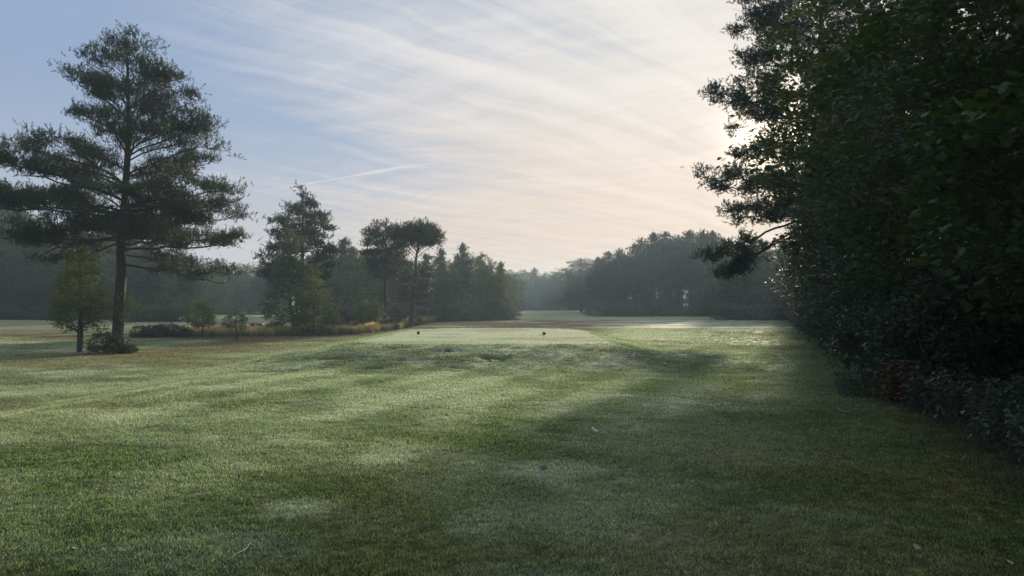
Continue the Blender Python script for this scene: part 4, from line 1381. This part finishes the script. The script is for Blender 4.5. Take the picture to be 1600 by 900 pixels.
def fallen_leaf(px, py, size, col, label, rz, lift=.03, tilt=.35, name='fallen_leaf'):
    x, y, z = gpos(px, py)
    rng = np.random.default_rng(int(px))
    V = MAPLE_V.copy(); V[:, 2] += .12 * np.sin(V[:, 0] * 4 + 1) + .1 * V[:, 1] ** 2
    o = link(name, mk_mesh(name, V, MAPLE_F), plain(name + '_surface', col, .7, .2), loc=(x, y, z + lift))
    # stalk joined as a thin tube
    o.scale = (size,) * 3; o.rotation_euler = (tilt, .15, rz)
    tag(o, label, 'leaf')
    sV, sQ = tube([(0, 0, 0), (.03, -.25, .02), (.1, -.5, .0)], [.015, .013, .01], 4)
    s_ = link('stalk', mk_mesh('leaf_stalk', sV, sQ), plain('stalk', (.3, .22, .12)), o)
    return o


fallen_leaf(933, 677, 0.094, (0.50, 0.51, 0.48), 'pale silvery fallen leaf curled on the lawn right of centre', 1.2, tilt=.5)
fallen_leaf(1317, 646, 0.158, (0.30, 0.29, 0.26), 'largest pale fallen leaf lying near the right hedge', 1.6)
fallen_leaf(1345, 668, 0.086, (0.18, 0.15, 0.11), 'small brownish fallen leaf just below the largest pale leaf', .3)
fallen_leaf(1227, 642, 0.065, (0.29, 0.24, 0.11), 'small yellow leaf left of the largest pale leaf', 2.3)
fallen_leaf(1576, 884, 0.043, (0.34, 0.32, 0.27), 'tiny pale leaf in the bottom right corner of the lawn', 1.1)
fallen_leaf(1432, 862, 0.050, (0.24, 0.26, 0.22), 'greyish leaf on the dark lawn left of the bottom right corner leaf', .4)
fallen_leaf(125, 860, 0.032, (0.48, 0.48, 0.42), 'tiny whitish curled leaf in the bottom left of the lawn', 2.6)
fallen_leaf(168, 863, 0.025, (0.36, 0.36, 0.30), 'tiniest pale scrap right of the whitish leaf at bottom left', .9)
fallen_leaf(626, 736, 0.050, (0.10, 0.08, 0.07), 'dark curled leaf on the lawn left of the brown cone', 1.9)
fallen_leaf(1040, 571, 0.086, (0.48, 0.46, 0.40), 'small bright speck of leaf right of the tee slope', .2)



def build_litter():
    rng = np.random.default_rng(12)
    n = 2600
    y = 5 + 55 * rng.random(n) ** 1.8; x = row_x(y) - np.abs(rng.normal(0, .45, n)) + .5
    n2 = 420
    y2 = 3.5 + 14 * rng.random(n2); x2 = (rng.random(n2) * 1.7 - .85) * y2
    k = x2 < row_x(y2)
    x = np.concatenate([x, x2[k]]); y = np.concatenate([y, y2[k]])
    P = np.stack([x, y, height(x, y) + .012 + .012 * rng.random(len(x))], 1)
    tv = np.array([[0, 0, 0], [-.3, .4, .12], [-.1, .55, .02], [0, 1, .1], [.25, .6, .16], [.32, .3, .02]]); tf = np.array([[0, 5, 4], [0, 4, 2], [0, 2, 1], [2, 4, 3]])
    a = rng.random(len(P)) * 6.28
    ax = np.stack([np.cos(a), np.sin(a), rng.normal(0, .25, len(P))], 1)
    up = np.stack([rng.normal(0, .35, len(P)), rng.normal(0, .35, len(P)), np.ones(len(P))], 1)
    sz = (.018 + .05 * rng.random(len(P)) ** 2); sz[-int(k.sum()):] *= .55
    V, Fc = scatter(tv, tf, P, frames(ax, up), sz)
    me = mk_mesh('leaf_litter', V, Fc, {'var': np.repeat(rng.random(len(P)), 6)})
    m = foliage_mat('old_leaves', (.09, .055, .03), (.22, .17, .08), (.14, .11, .05), .7, .1, (.2, .15, .05), .2, 4)
    tag(link('leaf_litter', me, m), 'small brown and yellow fallen leaves scattered along the right hedge foot and lawn', 'leaf litter', kind='stuff')


build_litter()


def make_cone():
    x, y, z = gpos(848, 733)
    root = link('pine_cone', None, loc=(x, y, z - .008)); root.rotation_euler = (0, .2, .7); root.scale = (.85, .85, .8)
    rng = np.random.default_rng(4)
    V, Fc = sphere(.03, 10, 6, .03); V[:, 0] *= 1.5
    link('core', mk_mesh('cone_core', V, Fc, None, True), plain('cone_brown', (.13, .10, .08), .8), root)
    tv = np.array([[-.5, 0, 0], [.5, 0, 0], [.35, .9, .1], [0, 1.15, .25], [-.35, .9, .1]]); tf = np.array([[0, 1, 2], [0, 2, 4], [4, 2, 3]])
    n = 70
    t_ = rng.random(n) * 2 - 1; a = np.arange(n) * 2.4
    P = np.stack([t_ * .042, np.cos(a) * .028 * np.sqrt(1 - t_ ** 2), .03 + np.sin(a) * .028 * np.sqrt(1 - t_ ** 2)], 1)
    ax = np.stack([np.full(n, .8), np.cos(a), np.sin(a)], 1)
    V, Fc = scatter(tv, tf, P, frames(ax, np.tile([[-1., 0, .2]], (n, 1))), np.full(n, .017))
    s_ = link('scales', mk_mesh('cone_scales', V, Fc), plain('cone_scale', (.20, .16, .13), .8), root); s_['kind'] = 'stuff'
    tag(root, 'brown pine cone lying in a pale dewy patch of the lawn', 'pine cone')


make_cone()


def make_twig():
    x0, y0, z0 = gpos(366, 874); x1, y1, z1 = gpos(394, 855)
    t_ = np.linspace(0, 1, 9)[:, None]
    P = np.array([[x0, y0, z0 + .03]]) * (1 - t_) + np.array([[x1, y1, z1 + .045]]) * t_
    P[:, 0] += .02 * np.sin(t_[:, 0] * 3.1); P[:, 2] += .006 * np.sin(t_[:, 0] * 7)
    c = P.mean(0)
    V, Q = tube(P - c, np.linspace(.0035, .0022, 9), 6)
    o = link('dry_stalk', mk_mesh('dry_stalk', V, Q, None, True), plain('pale_straw', (.62, .60, .52), .6), loc=c)
    tag(o, 'thin pale curved grass stalk lying on the lawn at the lower left', 'stalk')


make_twig()

# ------------------------------------------------------------------ morning haze
def build_haze():
    x0, x1, y0, y1, z0, z1 = -930, 930, -930, 930, -2.0, 26.0
    V = np.array([(x, y, z) for z in (z0, z1) for y in (y0, y1) for x in (x0, x1)], float)
    Q = np.array([(0, 2, 3, 1), (4, 5, 7, 6), (0, 1, 5, 4), (2, 6, 7, 3), (0, 4, 6, 2), (1, 3, 7, 5)])
    m, n, o = new_mat('morning_haze')
    p = n.node('ShaderNodeVolumePrincipled')
    p.inputs['Color'].default_value = (.60, .80, 1.0, 1)
    p.inputs['Density'].default_value = .00095
    p.inputs['Anisotropy'].default_value = .35
    n.l.new(p.outputs[0], o.inputs['Volume'])
    ob = link('haze', mk_mesh('haze', V, Q), m)
    tag(ob, 'thin morning haze lying over the whole course', 'haze', kind='stuff')


build_haze()
